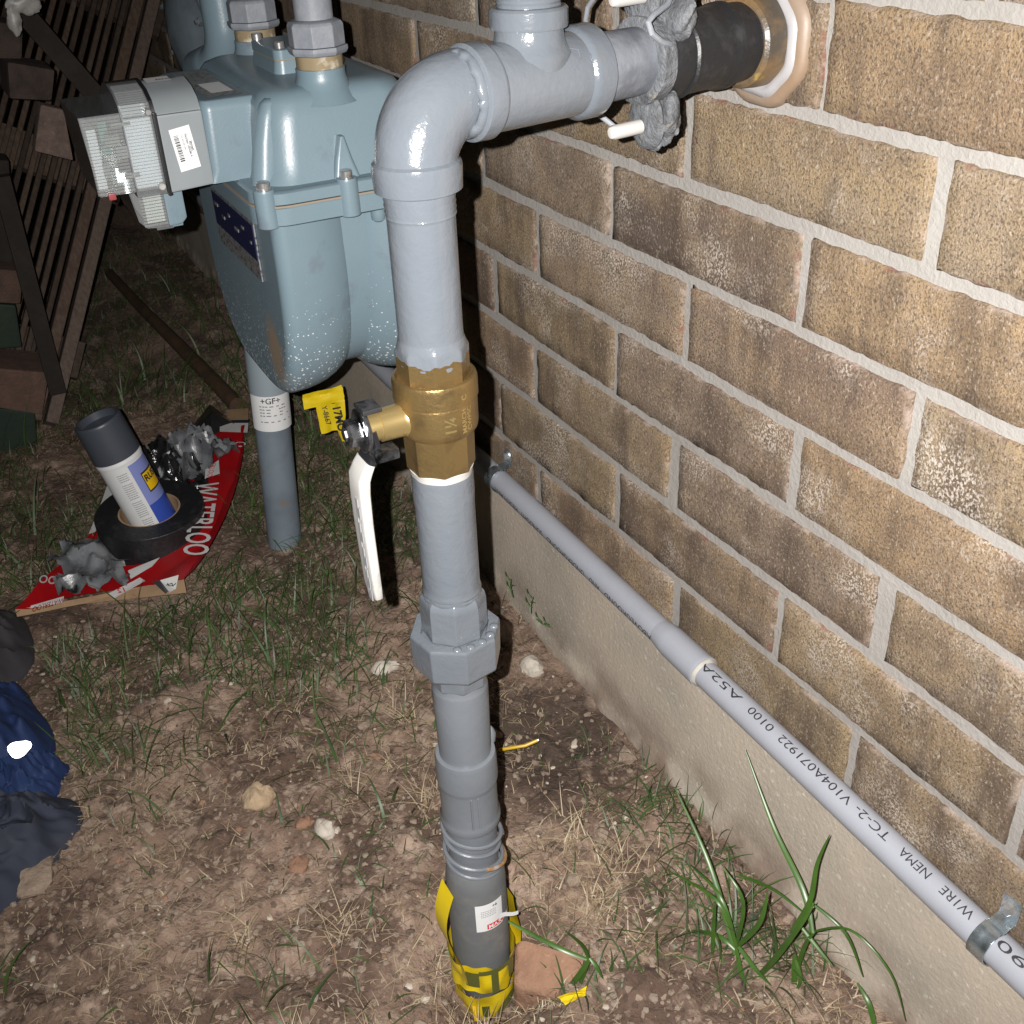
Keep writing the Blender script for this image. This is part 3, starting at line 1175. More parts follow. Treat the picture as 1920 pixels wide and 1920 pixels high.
def blade(pts, name, m, parent, bev=.0022):
    """flat bar with rounded edges: (centre, half width along X, half thickness)"""
    k = MB()
    rs = []
    for i, (p, hw, ht) in enumerate(pts):
        p = Vector(p)
        a = Vector(pts[max(i - 1, 0)][0])
        b = Vector(pts[min(i + 1, len(pts) - 1)][0])
        t = (b - a).normalized()
        w = Vector((1, 0, 0))
        nrm = t.cross(w).normalized()
        ring = []
        for j in range(16):
            an = 2 * math.pi * j / 16
            c, s = math.cos(an), math.sin(an)
            ex = math.copysign(abs(c) ** .45, c)
            ey = math.copysign(abs(s) ** .45, s)
            ring.append(p + w * hw * ex + nrm * ht * ey)
        rs.append(ring)
    k.rings(rs)
    return k.build(name, m, parent, smooth=50)


hp = [on_x(690, 800, RX), on_x(698, 826, RX), on_x(692, 850, RX), on_x(682, 872, RX)]
blade([(hp[0], .0110, .0022), (hp[1], .0105, .0024), (hp[2], .0100, .0026), (hp[3], .0100, .0028)], 'handle_neck', M['black_plastic'], valve)
gp = [on_x(686, 862, RX), on_x(680, 876, RX), on_x(674, 893, RX), on_x(675, 920, RX), on_x(682, 980, RX), on_x(691, 1040, RX), on_x(699, 1092, RX), on_x(703, 1112, RX), on_x(704, 1117, RX)]
gw = [.0108, .0112, .0112, .0110, .0108, .0106, .0104, .0092, .0060]
gt = [.0030, .0036, .0044, .0042, .0040, .0038, .0036, .0032, .0018]
grip = blade([(p, a, b) for p, a, b in zip(gp, gw, gt)], 'handle_grip', M['white_vinyl'], valve)
# dirty grooves pressed in the grip's outer face
q = MB()
for i in range(1, 15):
    t = i / 16
    f = t * 4
    k = min(int(f), 3)
    p = gp[3 + k].lerp(gp[4 + k], f - k)
    wv = .0018 + .0022 * ((i * 7) % 3)
    q.box(p + Vector((-.0030 - .0012 * (i % 3), .0046, 0)), (wv, .0008, .0085), None)
q.build('grip_stain', M['grey_ink'], valve)
# cast writing on the body
def body_map(ang, z, r=.0274):
    # letters run up the body, tops towards the left
    def f(x, y):
        a = ang + y / r
        return Vector((RX - r * math.cos(a), RY - r * math.sin(a), z + x))
    return f


def cast_map(a0, z0, r):
    def f(x, y):
        a = a0 - y / r
        return Vector((RX - r * math.cos(a), RY - r * math.sin(a), z0 + x))
    return f


# angle 0 faces -X (towards the camera along the wall); positive goes to the wall side
lettering('cast_lettering', [('1\u00bc', .0075, 'CENTER', cast_map(.02, .5675, .0272), 3, .03)], M['brass_shiny'], valve)
lettering('cast_lettering', [('MARCH', .0036, 'CENTER', cast_map(.33, .5680, .0272), 2, .03),
                             ('CWPSC', .0036, 'CENTER', cast_map(.50, .5685, .0272), 2, .03),
                             ('C', .0040, 'CENTER', cast_map(.34, .585, .0281), 2, .03)], M['brass_shiny'], valve)

# pipe between valve and union
vl([(.405, R)] + thread(.415, .428, R * 1.03, 4) + [(.430, R), (.495, R)] + thread(.508, .522, R * 1.02, 4) + [(.528, R)], 'pipe', M['paint'], wob=.005)
# union
q = MB()
q.lathe((RX, RY, 0), UP, [(.386, .0226), (.388, .0246), (.414, .0246), (.4185, .0236), (.4215, .0214)], n=8, phase=math.pi / 8)
un = q.build('union', M['paint'], gas, smooth=30, bevel=.0006)
q = MB()
q.lathe((RX, RY, 0), UP, [(.338, .0212), (.340, .0226), (.362, .0230)], n=8, phase=math.pi / 8 + .1)
q.build('union_tail', M['paint'], un, smooth=30, bevel=.0006)
q = MB()
q.lathe((RX, RY, 0), UP, [(.3555, .0290), (.357, .0322), (.3590, .0338), (.3860, .0346), (.3885, .0336), (.3890, .0262), (.3865, .0254)], n=8, phase=math.pi / 8 + .17)
q.build('union_nut', M['paint'], un, smooth=30, bevel=.001)
q = MB()
for k in range(5):
    a = 2.2 + .35 * k
    c = Vector((RX - .029 * math.cos(a - 2.6), RY - .029 * math.sin(a - 2.6) + 0, .3892))
    q.lathe(c, UP, [(-.001, .0034), (.0004, .0032), (.0010, .0020), (.0012, .0005)], n=10)
q.build('paint_blob', M['paint'], un, smooth=80)
# lower pipe
vl([(.262, .0208)] + thread(.322, .336, .0216, 4) + [(.338, .0208), (.345, .0208)], 'pipe', M['paint_low'])
q = vl([(.255, .0207), (.300, .0207), (.322, .0208)], 'pipe', M['paint_low'], wob=.004)
# coupling with ribs
vl([(.187, .0226), (.1875, .0246), (.1905, .0252), (.1955, .0252), (.1985, .0236), (.230, .0236), (.234, .0246), (.2375, .0252), (.259, .0248), (.2635, .0240), (.2645, .0214)], 'coupling', M['paint_low'], wob=.004)
q = MB()
for a in (-.25, .0):
    c = Vector((RX - .0238 * math.cos(a + .35), RY - .0238 * math.sin(a + .35) * -1, .214))
    q.box(c, (.0016, .0016, .034), Matrix.Rotation(a, 3, 'Z'))
q.build('coupling_rib', M['paint_low'], gas, bevel=.0004)
q = MB()
q.lathe((RX + .001, RY - .0235, .2655), UP, [(-.004, .0040), (.004, .0048), (.0085, .0030), (.0115, .0012)], n=10)
q.build('paint_blob', M['paint_low'], gas, smooth=80)
# tracer wire coiled round the transition
vl([(.128, .0212), (.188, .0212)], 'pipe', M['paint_low'])
q = MB()
pts = []
for i in range(160):
    t = i / 159
    a = t * 2 * math.pi * 3.6
    z = .181 - .048 * t + .0035 * math.sin(a)
    r = .0236 + .0012 * math.sin(a * .5)
    pts.append((RX + r * math.cos(a), RY + r * math.sin(a), z))
q.tube(pts, .0019, n=8)
q.build('tracer_wire', M['paint_low'], gas)
q = MB()
pts = []
for i in range(34):
    a = 1.1 + i / 33 * 3.6
    pts.append((RX + .0268 * math.cos(a + 2.0), RY + .0268 * math.sin(a + 2.0), .146 - .016 * i / 33 + .004 * math.sin(a * 2)))
q.tube(pts, .0019, n=8)
q.build('tracer_wire', M['rust'], gas)
# dull plastic sleeve going into the earth
M['sleeve'] = mat('dusty_grey_plastic', (.115, .122, .13), .6, var=(30, (.17, .165, .155), .5, .75), var2=(60, (.23, .22, .20), .66, .8), bump=(90, .2, .002))
vl([(-.06, .0150), (-.045, .0185), (-.018, .0245), (.0, .0262), (.03, .0262), (.118, .0262), (.130, .0246), (.137, .0224)], 'ground_sleeve', M['sleeve'])
vl([(-.16, .0150), (-.055, .0155), (-.050, .0160)], 'buried_pipe', M['black_tape'])


def cyl_map(a0, z0, r, up=1):
    def f(x, y):
        a = a0 + x / r
        return Vector((RX - r * math.cos(a), RY - r * math.sin(a), z0 + y))
    return f


def cyl_patch(name, a0, a1, z0, z1, r, m, parent, n=14, wav=0.0, seed=1, k=1, c=(None, None), rb=None):
    q2 = MB()
    cx, cy = (RX, RY) if c[0] is None else c
    vs2 = []
    for i in range(n + 1):
        a = a0 + (a1 - a0) * i / n
        for j in range(k + 1):
            z = z0 + (z1 - z0) * j / k
            rr2 = (r if rb is None else rb + (r - rb) * j / k) + wav * (float(vnoise(a * 3, z * 60, seed)) - .3)
            zz = z + (wav * 2 * (float(vnoise(a * 2.5, j * 5, seed + 3)) - .5) if j in (0, k) else 0)
            vs2.append(Vector((cx - rr2 * math.cos(a), cy - rr2 * math.sin(a), zz)))
    fs2 = [(i * (k + 1) + j, (i + 1) * (k + 1) + j, (i + 1) * (k + 1) + j + 1, i * (k + 1) + j + 1) for i in range(n) for j in range(k)]
    q2.add(vs2, fs2)
    return q2.build(name, m, parent, smooth=60)


lab = cyl_patch('warning_label', -.52, .48, .072, .106, .02655, M['paper'], gas)
cyl_patch('label_stripe', -.16, .48, .0735, .0800, .02668, M['red_ink'], lab)
lettering('label_lettering', [('MAX.IMU', .0048, 'LEFT', cyl_map(-.12, .0744, .02682), 2, .02)], M['paper'], lab)
lettering('label_lettering', [('+6', .0034, 'LEFT', cyl_map(.06, .100, .02675), 1, .03)], M['ink'], lab)
q = MB()
for i in range(4):                         # small print, too small to read
    for j in range(9):
        x0 = -.0085 + j * .0016
        q.add([cyl_map(-.02, 0, .02672)(x0 + dx, .097 - .0022 * i + dy) for dx, dy in ((0, 0), (.0011, 0), (.0011, .0008), (0, .0008))], [(0, 1, 2, 3)])
q.build('fine_print', M['grey_ink'], lab, smooth=0)
# torn corner of the label, peeled off and curling away
q = MB()
vs = []
for i in range(9):
    t = i / 8
    a = .30 + .55 * t
    r = .0268 + .010 * t * t
    for dz in (0, .006 * (1 - .2 * t)):
        vs.append(Vector((RX - r * math.cos(a), RY - r * math.sin(a), .0775 + .002 * math.sin(t * 5) - .004 * t + dz)))
q.add(vs, [(2 * i, 2 * i + 2, 2 * i + 3, 2 * i + 1) for i in range(8)])
q.build('torn_flap', M['paper'], lab, smooth=60)

# caution tape wound round the foot of the riser
tape = thing('caution_tape', (RX, RY, -.03), 'yellow caution tape with dark print wound round the foot of the grey riser', 'tape')
b1 = cyl_patch('tape_band', -2.9, 2.9, -.012, .026, .0290, M['yellow'], tape, n=70, wav=.005, seed=5, k=6, rb=.0275)
b2 = cyl_patch('tape_band', -2.8, 2.8, -.058, -.018, .0285, M['yellow'], tape, n=70, wav=.005, seed=8, k=6, rb=.0215)
cyl_patch('tape_band', -1.3, 1.2, -.074, -.046, .0225, M['yellow'], tape, n=40, wav=.004, seed=12, k=4, rb=.0165)
cyl_patch('print_bar', -.95, -.55, .002, .022, .0318, M['olive'], tape)
cyl_patch('print_bar', -.20, .02, -.010, .020, .0318, M['olive'], tape)
cyl_patch('print_bar', -.55, .9, .018, .024, .0317, M['olive'], tape)
cyl_patch('print_bar', .38, .62, .000, .024, .0318, M['olive'], tape)
cyl_patch('print_bar', -.55, -.32, -.050, -.028, .0305, M['olive'], tape, rb=.0270)
q = MB()
vs = []
for i in range(16):
    t = i / 15
    a = -.12 + .85 * t
    zc_ = -.048 + .026 * t
    r = .0322 - .18 * max(0, -.020 - zc_) * .9
    hw = .0055 * math.sin(math.pi * min(max(t, .08), .95)) + .001
    for dz in (-hw, hw):
        vs.append(Vector((RX - r * math.cos(a), RY - r * math.sin(a), zc_ + dz)))
q.add(vs, [(2 * i, 2 * i + 2, 2 * i + 3, 2 * i + 1) for i in range(15)])
q.build('print_bar', M['olive'], tape, smooth=60)
# loose loop standing off on the left and a lazy end on the right
q = MB()
vs = []
for i in range(22):
    t = i / 21
    p = Vector((RX - .004 - .012 * t, RY + .030 + .0085 * math.sin(t * math.pi), .118 - .108 * t))
    for dx in (-.010, .013):
        vs.append(p + Vector((dx, -.002 + .004 * math.sin(6 * t), 0)))
q.add(vs, [(2 * i, 2 * i + 2, 2 * i + 3, 2 * i + 1) for i in range(21)])
q.build('tape_loop', M['yellow'], tape, smooth=60)
q = MB()
vs = []
for i in range(16):
    t = i / 15
    p = Vector((RX + .004, RY - .0315 - .006 * math.sin(t * math.pi), .075 - .075 * t))
    for dx in (-.012, .010):
        vs.append(p + Vector((dx, .003 * math.sin(5 * t), 0)))
q.add(vs, [(2 * i, 2 * i + 2, 2 * i + 3, 2 * i + 1) for i in range(15)])
q.build('tape_loop', M['yellow'], tape, smooth=60)

# ------------------------------------------------------------------ gas meter
MX, MY = 1.092, .197
meter = thing('gas_meter', (MX, MY, .425), 'blue grey diaphragm gas meter with twin bulging pans hung behind the riser', 'gas meter')


meter.rotation_euler.z = math.radians(-1)
meter.location = (MX - .006, MY - .004, .425)


def u_outline(inset, top, n=40):
    """U-shaped front view of a pan, in (x, z)"""
    hw = .146 - inset
    zb = .402 + inset
    zt = top
    pts = []
    pts.append((-hw, zt))
    m_ = 44
    H = .172 - inset
    for i in range(m_ + 1):
        a = math.pi + math.pi * i / m_
        c, s = math.cos(a), math.sin(a)
        ex = math.copysign(abs(c) ** .52, c)
        ez = math.copysign(abs(s) ** .86, s)
        pts.append((hw * ex, zb + H + H * ez))
    pts.append((hw, zt))
    return pts


def pan(yf, yb, rf, rb, sgn):
    rings = []
    N = 9
    for i in range(N + 1):
        a = math.pi / 2 * i / N
        rings.append((yf - sgn * rf * (1 - math.sin(a)) * 1.0, rf * (1 - math.cos(a - 0) if False else 1 - math.sin(a)) * 0 + rf * (1 - math.sin(a))))
    rs = []
    for i in range(N + 1):
        a = math.pi / 2 * i / N
        y = yf - sgn * rf * (1 - math.cos(a)) if False else yf - sgn * (rf - rf * math.cos(a))
        rs.append((yf - sgn * rf * (1 - math.cos(math.pi / 2 - a)), rf * (1 - math.sin(math.pi / 2 - a))))
    prof = []
    for i in range(N + 1):
        a = math.pi / 2 * i / N          # 0 at the flat face, pi/2 at the side
        prof.append((yf - sgn * rf * (1 - math.cos(a)), rf * (1 - math.sin(a))))
    for i in range(N + 1):
        a = math.pi / 2 * (N - i) / N
        prof.append((yb + sgn * rb * (1 - math.cos(a)), rb * .55 * (1 - math.sin(a))))
    q2 = MB()
    rr2 = []
    for (y, ins) in prof:
        rr2.append([Vector((MX + x, y, z)) for (x, z) in u_outline(ins, .603)])
    q2.rings(rr2)
    return q2.build('diaphragm_pan', M['pan'], meter, smooth=50)


pan(.2800, .2020, .012, .062, 1)
pan(.1180, .1990, .012, .062, -1)
# web closing the valley between the pans
q = MB()
rr2 = []
for y in (.186, .216):
    rr2.append([Vector((MX + x * .93, y, z + (.012 if z < .59 else 0))) for (x, z) in u_outline(.006, .603)])
q.rings(rr2)
q.build('web', M['meter'], meter, smooth=50)


def rrect(hx, hy, r, z, cx=MX, cy=MY, n=8, wavy=0.0):
    pts = []
    for (sx, sy, a0) in ((1, 1, 0), (-1, 1, 90), (-1, -1, 180), (1, -1, 270)):
        for i in range(n + 1):
            a = math.radians(a0 + 90 * i / n)
            pts.append(Vector((cx + sx * (hx - r) + r * math.cos(a), cy + sy * (hy - r) + r * math.sin(a), z)))
    return pts


# flange pair with the wavy gasket line between
q = MB()
q.rings([rrect(.149, .0925, .030, .5985), rrect(.151, .0945, .030, .600), rrect(.151, .0945, .030, .6145), rrect(.150, .0935, .030, .6155)])
q.build('lower_flange', M['meter'], meter, smooth=40)
q = MB()
q.rings([rrect(.1515, .095, .030, .6156), rrect(.1515, .095, .030, .6172)])
q.build('gasket', M['gasket'], meter)
q = MB()
q.rings([rrect(.150, .0935, .030, .6173), rrect(.151, .0945, .030, .6182), rrect(.151, .0945, .030, .6275), rrect(.147, .0905, .030, .6300)])
q.build('upper_flange', M['meter'], meter, smooth=40)
# top case, drawn in towards its crown
q = MB()
rs = []
for (z, hx, hy, r) in ((.628, .140, .082, .030), (.640, .134, .077, .030), (.655, .131, .075, .030), (.680, .127, .072, .030), (.694, .123, .069, .030), (.701, .117, .064, .028), (.7045, .108, .056, .024), (.7055, .095, .044, .02)):
    rs.append(rrect(hx, hy, r, z))
q.rings(rs)
q.build('top_case', M['meter'], meter, smooth=60)
# rounded column over the left screw, and gusset on the near face
q = MB()
rs = []
for (z, w, d) in ((.629, .012, .012), (.645, .012, .0125), (.665, .011, .0125), (.685, .010, .011), (.695, .008, .008), (.699, .004, .004)):
    rs.append(rrect(w, d, min(w, d) * .95, z, MX - .1135 + (z - .634) * .12, MY + .074 - (z - .634) * .25))
q.rings(rs)
q.build('case_ridge', M['meter'], meter, smooth=70)
for (bx, by) in ((-.140, .084), (-.146, .010), (-.140, -.070)):
    q = MB()
    q.lathe((MX + bx, MY + by, .598), UP, [(0, .0088), (.001, .0098), (.031, .0098), (.0335, .0090)], n=24)
    q.build('screw_boss', M['meter'], meter, smooth=40)
q = MB()
for (bx, by) in ((-.139, .010),):
    rs = []
    for (z, w) in ((.6285, .0125), (.645, .008), (.665, .002)):
        rs.append(rrect(.010 if z < .64 else .006, w, min(w, .004) * .9, z, MX + bx + .006, MY + by - .003))
    q.rings(rs)
q.build('gusset', M['meter'], meter, smooth=60)
for (bx, by) in ((-.140, .084), (-.146, .010), (-.140, -.070)):
    q = MB()
    q.lathe((MX + bx, MY + by, .6315), UP, [(0, .0066), (.0012, .0066), (.0014, .0056), (.0060, .0056), (.0068, .0048)], n=20)
    q.build('flange_screw', M['chrome'], meter)
q = MB()
q.lathe((MX - .136, MY - .020, .5925), UP, [(-.008, .004), (-.006, .0065), (.0, .0070), (.006, .0070)], n=18)
q.build('drip_boss', M['meter'], meter, smooth=60)
# nozzles under the two pipes
for bx in (-.098, .098):
    q = MB()
    q.lathe((MX + bx, MY + .006, .690), UP, [(0, .034), (.010, .0265), (.016, .0232), (.021, .0218), (.027, .0218), (.0275, .0200)], n=40)
    q.build('nozzle', M['meter'], meter, smooth=60)
    q = MB()
    q.lathe((MX + bx, MY + .006, .7165), UP, [(0, .0205), (.0115, .0205)], n=36, wob=.03)
    q.build('pipe_dope', mat('brown_pipe_dope', (.22, .17, .10), .7, var=(60, (.5, .47, .4), .55, .7)), meter)
# square adjustment cover between the pipes
q = MB()
q.rings([rrect(.043, .036, .010, .700, MX - .004, MY - .004), rrect(.040, .033, .008, .7165, MX - .004, MY - .004)])
q.build('cover_base', M['meter'], meter, smooth=50)
q = MB()
q.rings([rrect(.040, .033, .008, .7166, MX - .004, MY - .004), rrect(.040, .033, .008, .7178, MX - .004, MY - .004)])
q.build('gasket', M['gasket'], meter)
q = MB()
q.rings([rrect(.0405, .0335, .008, .7179, MX - .004, MY - .004), rrect(.0405, .0335, .008, .7255, MX - .004, MY - .004), rrect(.038, .031, .007, .7268, MX - .004, MY - .004)])
q.build('cover_plate', M['meter'], meter, smooth=50)
for (bx, by) in ((-.036, .022), (.028, .024)):
    q = MB()
    q.lathe((MX + bx, MY + by, .7266), UP, [(0, .0050), (.0050, .0050), (.0060, .0042)], n=18)
    q.build('cover_screw', M['chrome'], meter)
# neck that carries the index
q = MB()
q.rings([rrect(.088, .030, .010, .6295, MX, .288), rrect(.088, .030, .010, .640, MX, .2835), rrect(.087, .0285, .010, .690, MX, .2830), rrect(.083, .0265, .008, .6975, MX, .2825), rrect(.079, .024, .006, .6985, MX, .2825)])
q.build('index_neck', M['meter'], meter, smooth=50)
q = MB()
q.add([Vector((MX + a, b, .69905)) for a, b in ((-.070, .268), (-.070, .300), (.070, .300), (.070, .268))], [(0, 1, 2, 3)])
q.build('top_label', mat('grey_plate', (.20, .21, .22), .5, var=(200, (.10, .10, .11), .5, .6)), meter)
q = MB()
q.add([Vector((MX + a, b, .69945)) for a, b in ((-.055, .272), (-.055, .292), (-.005, .292), (-.005, .272))], [(0, 1, 2, 3)])
q.build('top_label', M['paper'], meter)
# badge on the shaded front pan
q = MB()
q.box((MX - .010, .2812, .560), (.150, .0016, .058))
bd = q.build('badge', M['silver'], meter, bevel=.0004)
q = MB()
q.box((MX - .010, .2824, .568), (.146, .0008, .034))
q.build('badge_panel', M['badge'], bd)
q = MB()
for i in range(6):
    q.box((MX - .070 + i * .024, .2831, .566 + .008 * (i % 2)), (.005 + .004 * (i % 3), .0006, .0030))
q.build('badge_print', M['silver'], bd)
# scuffed bare metal along the lower near edge of the front pan
# ---- remote index module
IXA, IXB = 1.0, 1.098


def prism(outline, xa, xb, name, m, parent, bevel=.0, smooth=35):
    q2 = MB()
    q2.rings([[Vector((x, y, z)) for (y, z) in outline] for x in (xa, xb)])
    return q2.build(name, m, parent, smooth=smooth, bevel=bevel)


def hump(y0, y1, x0, x1, zb, name, m, parent, dz=0.0, bevel=0.0):
    """the module's upper stage: a shallow hump across, run along y"""
    o2 = [(x0, zb), (x0, .6945), (x0 + .006, .7035 + dz), (x0 + .020, .7105 + dz), (x0 + .042, .7145 + dz), (x1 - .042, .7145 + dz), (x1 - .020, .7105 + dz), (x1 - .006, .7035 + dz), (x1, .6945), (x1, zb)]
    q2 = MB()
    q2.rings([[Vector((x, y, z)) for (x, z) in o2] for y in (y0, y1)])
    return q2.build(name, m, parent, smooth=32, bevel=bevel)


box = hump(.3115, .3500, IXA + .003, IXB - .003, .66, 'index_module', M['ami'], meter)
q = MB()
q.rings([[Vector((x, y, z)) for (y, z) in ((.3112, .6305), (.3112, .6940), (.3505, .6940), (.3505, .6285))] for x in (IXA, IXB)])
q.build('module_body', M['ami'], box, bevel=.0022)
q = MB()
q.rings([[Vector((x, y, z)) for (y, z) in ((.3498, .6275), (.3498, .6965), (.3532, .6970), (.3532, .6270))] for x in (IXA - .0025, IXB + .0025)])
q.build('gasket', M['black_plastic'], box, bevel=.0008)
hump(.3500, .3530, IXA + .0005, IXB - .0005, .66, 'gasket', M['black_plastic'], box, .0022)
# label on the module's near side, lettering running down
q = MB()
xl = IXA - .0004
lab = [(.3425, .681), (.3245, .6835), (.3205, .6475), (.3385, .6450)]
q.add([Vector((xl, y, z)) for y, z in lab], [(0, 1, 2, 3)])
ml = q.build('module_label', M['paper'], box)
o_ = Vector((xl - .0004, .3262, .6800))
ux = Vector((0, -.0040, -.036)).normalized()
uy = Vector((0, -.036, .0040)).normalized()
lettering('label_lettering', [('itron', .0030, 'LEFT', plane_map(Vector((xl - .0004, .3270, .6700)), ux, uy), 1, .03),
                              ('FlexNet 100GM A', .0019, 'LEFT', plane_map(Vector((xl - .0004, .3300, .6765)), ux, uy), 1, .02),
                              ('S/N 832 458 1080', .0012, 'LEFT', plane_map(Vector((xl - .0004, .3330, .6755)), ux, uy), 1, 0)], M['ink'], ml)
q = MB()
rr_ = random.Random(4)
d = 0
while d < .021:                              # bar code
    w = rr_.choice((.0004, .0007, .0011))
    p0 = Vector((xl - .0004, .3395, .6755)) + ux * d
    q.add([p0, p0 + ux * w, p0 + ux * w + uy * .0040, p0 + uy * .0040], [(0, 1, 2, 3)])
    d += w + rr_.choice((.0004, .0007))
q.build('bar_code', M['ink'], ml, smooth=0)
q = MB()
q.add([Vector((x, y, .7149)) for x, y in ((IXA + .034, .346), (IXA + .034, .325), (IXA + .058, .324), (IXA + .058, .345))], [(0, 1, 2, 3)])
q.build('module_label', M['paper'], box)
lettering('label_lettering', [('Itron', .006, 'LEFT', plane_map(Vector((IXA + .040, .337, .7153)), (0, -1, 0), (1, 0, 0)), 1, .03)], M['ink'], box)
# screw on the cover edge
for (yy, zz, m_) in ((.3570, .6985, 'chrome'), (.3575, .6365, 'white_vinyl')):
    q = MB()
    q.lathe((IXA - .006, yy, zz), (1, 0, 0), [(0, .0022), (.0008, .0030), (.008, .0030)], n=16)
    q.build('cover_screw', M[m_], box)
# white register carrier seen through the clear cover
q = MB()
q.box(((IXA + IXB) / 2, .3660, .6650), (IXB - IXA - .006, .023, .060))
q.build('register_carrier', mat('white_carrier', (.72, .74, .82), .5), box, bevel=.002)
hump(.3550, .3760, IXA + .008, IXB - .008, .66, 'register_carrier', bpy.data.materials['white_carrier'], box, -.004)
q = MB()
q.box(((IXA + IXB) / 2, .4050, .6645), (IXB - IXA - .006, .008, .050))
q.build('register', bpy.data.materials['white_carrier'], box, bevel=.001)
q = MB()
q.box((1.0060, .3950, .6810), (.004, .007, .026))
q.build('register_drum', M['teal'], box)
q = MB()
for (y, z, sy, sz) in ((.3895, .6785, .012, .008), (.3835, .6680, .010, .010), (.3990, .6550, .006, .012), (.3800, .6905, .016, .003), (.3790, .6480, .012, .004)):
    q.box((1.0040, y, z), (.003, sy, sz))
q.build('register_print', M['grey_ink'], box)
# clear ribbed cover in two steps
def ribbed(path, y0, y1, name, parent, pitch=.0027, amp=.0005):
    """corrugated clear strip along a path in (x, z)"""
    q2 = MB()
    L2 = [0.0]
    for (a, b), (c, d) in zip(path[:-1], path[1:]):
        L2.append(L2[-1] + math.hypot(c - a, d - b))
    n_ = int(L2[-1] / pitch) * 4
    vs2 = []
    for i in range(n_ + 1):
        d = L2[-1] * i / n_
        k = 0
        while k < len(L2) - 2 and L2[k + 1] < d:
            k += 1
        t = (d - L2[k]) / (L2[k + 1] - L2[k])
        x = path[k][0] + (path[k + 1][0] - path[k][0]) * t
        z = path[k][1] + (path[k + 1][1] - path[k][1]) * t
        tx, tz = path[k + 1][0] - path[k][0], path[k + 1][1] - path[k][1]
        tl = math.hypot(tx, tz)
        o3 = amp * math.sin(2 * math.pi * i / 4)
        for y in (y0, y1):
            vs2.append(Vector((x - tz / tl * o3, y, z + tx / tl * o3)))
    q2.add(vs2, [(2 * i, 2 * i + 1, 2 * i + 3, 2 * i + 2) for i in range(n_)])
    return q2.build(name, M['clear'], parent, smooth=80, wn=False)


cov = prism([(.3792, .6340), (.3792, .7000), (.4130, .7000), (.4095, .6345)], IXA + .001, IXB - .001, 'clear_cover', M['clear'], meter)
q = MB()
o2 = [(IXB, .6290), (IXB, .6945), (IXB - .006, .7045), (IXB - .042, .7165), (IXA + .042, .7165), (IXA + .020, .7125), (IXA + .006, .7050), (IXA + .001, .6945), (IXA + .001, .6290)]
q.rings([[Vector((x, y, z)) for (x, z) in o2] for y in (.3534, .3790)], cap0=False)
q.build('upper_cover', M['clear'], cov, smooth=30)
ribbed([(IXA, .634), (IXA, .6945), (IXA + .005, .7050), (IXA + .019, .7130), (IXA + .034, .716)], .3545, .3775, 'cover_ribs', cov)
ribbed([(IXA, .6355), (IXA, .6985)], .3800, .4110, 'cover_ribs', cov)
q = MB()
q.box((IXA - .0006, .4000, .6340), (.0030, .0062, .0058))
q.build('red_seal', mat('red_seal', (.24, .04, .045), .4), cov, bevel=.001)
# lower pocket under the index
pk = prism([(.3340, .6290), (.3340, .5960), (.3390, .5905), (.3520, .5900), (.3520, .6290)], 1.034, 1.104, 'lower_pocket', M['meter'], meter, bevel=.003)
pc = prism([(.3522, .6285), (.3522, .5910), (.3720, .5930), (.3780, .6000), (.3820, .6285)], 1.031, 1.107, 'pocket_cover', M['clear'], meter)
ribbed([(1.0302, .594), (1.0302, .628)], .3530, .3740, 'cover_ribs', pc)
q = MB()
q.box((1.0680, .3620, .6100), (.064, .016, .028))
q.build('pocket_label', M['paper'], pk)
q = MB()
q.box((1.067, .3535, .5875), (.040, .016, .0055))
q.build('pocket_tab', M['clear'], pk, bevel=.001)
q = MB()
q.box((1.067, .3420, .5890), (.044, .010, .0055))
q.build('pocket_tab', M['meter'], pk, bevel=.001)

# ------------------------------------------------------------------ pipes above the meter
def meter_pipe(bx, label):
    cs, sn = math.cos(math.radians(-1)), math.sin(math.radians(-1))
    x, y = MX - .006 + bx * cs - .006 * sn, MY - .004 + bx * sn + .006 * cs
    t = thing('meter_pipe', (x, y, .728), label, 'pipe', 'pipes rising from the meter')
    q2 = MB()
    q2.lathe((x, y, 0), UP, [(.745, .0166), (1.08, .0166)], n=36, wob=.004)
    q2.build('pipe', M['galv'], t)
    q2 = MB()
    q2.lathe((x, y, 0), UP, [(.7275, .0215), (.7285, .0250), (.7315, .0268), (.7350, .0266)], n=8, phase=.3)
    q2.lathe((x, y, 0), UP, [(.7352, .0246), (.7520, .0246), (.7545, .0228), (.7565, .0180)], n=8, phase=.3)
    q2.build('swivel_nut', M['galv'], t, smooth=30, bevel=.0008)


meter_pipe(-.098, 'galvanised pipe with swivel nut on the near nozzle of the meter')
meter_pipe(.098, 'galvanised pipe with swivel nut on the far nozzle of the meter, half hidden')

# ------------------------------------------------------------------ service riser behind the meter
sr = thing('service_riser', (1.372, .212, 0), 'blue grey service riser with a white band standing in the grass behind the meter', 'pipe')
q = MB()
q.lathe((1.372, .212, 0), UP, [(-.05, .0246), (.205, .0246)], n=40)
M['sr_low'] = mat('scuffed_blue_grey', (.15, .185, .22), .55, var=(12, (.115, .14, .17), .42, .62), var2=(26, (.17, .13, .10), .60, .66), bump=(120, .15, .002))
q.build('pipe', M['sr_low'], sr)
q = MB()
q.lathe((1.372, .212, 0), UP, [(.200, .0250), (.2005, .0262), (.252, .0262), (.254, .0268), (.40, .0268), (.43, .0268)], n=40)
q.build('upper_sleeve', mat('pale_blue_grey_sleeve', (.22, .265, .30), .5), sr)
bnd = cyl_patch('white_band', -1.5, 1.5, .198, .250, .02665, M['paper'], sr, n=40, c=(1.372, .212))


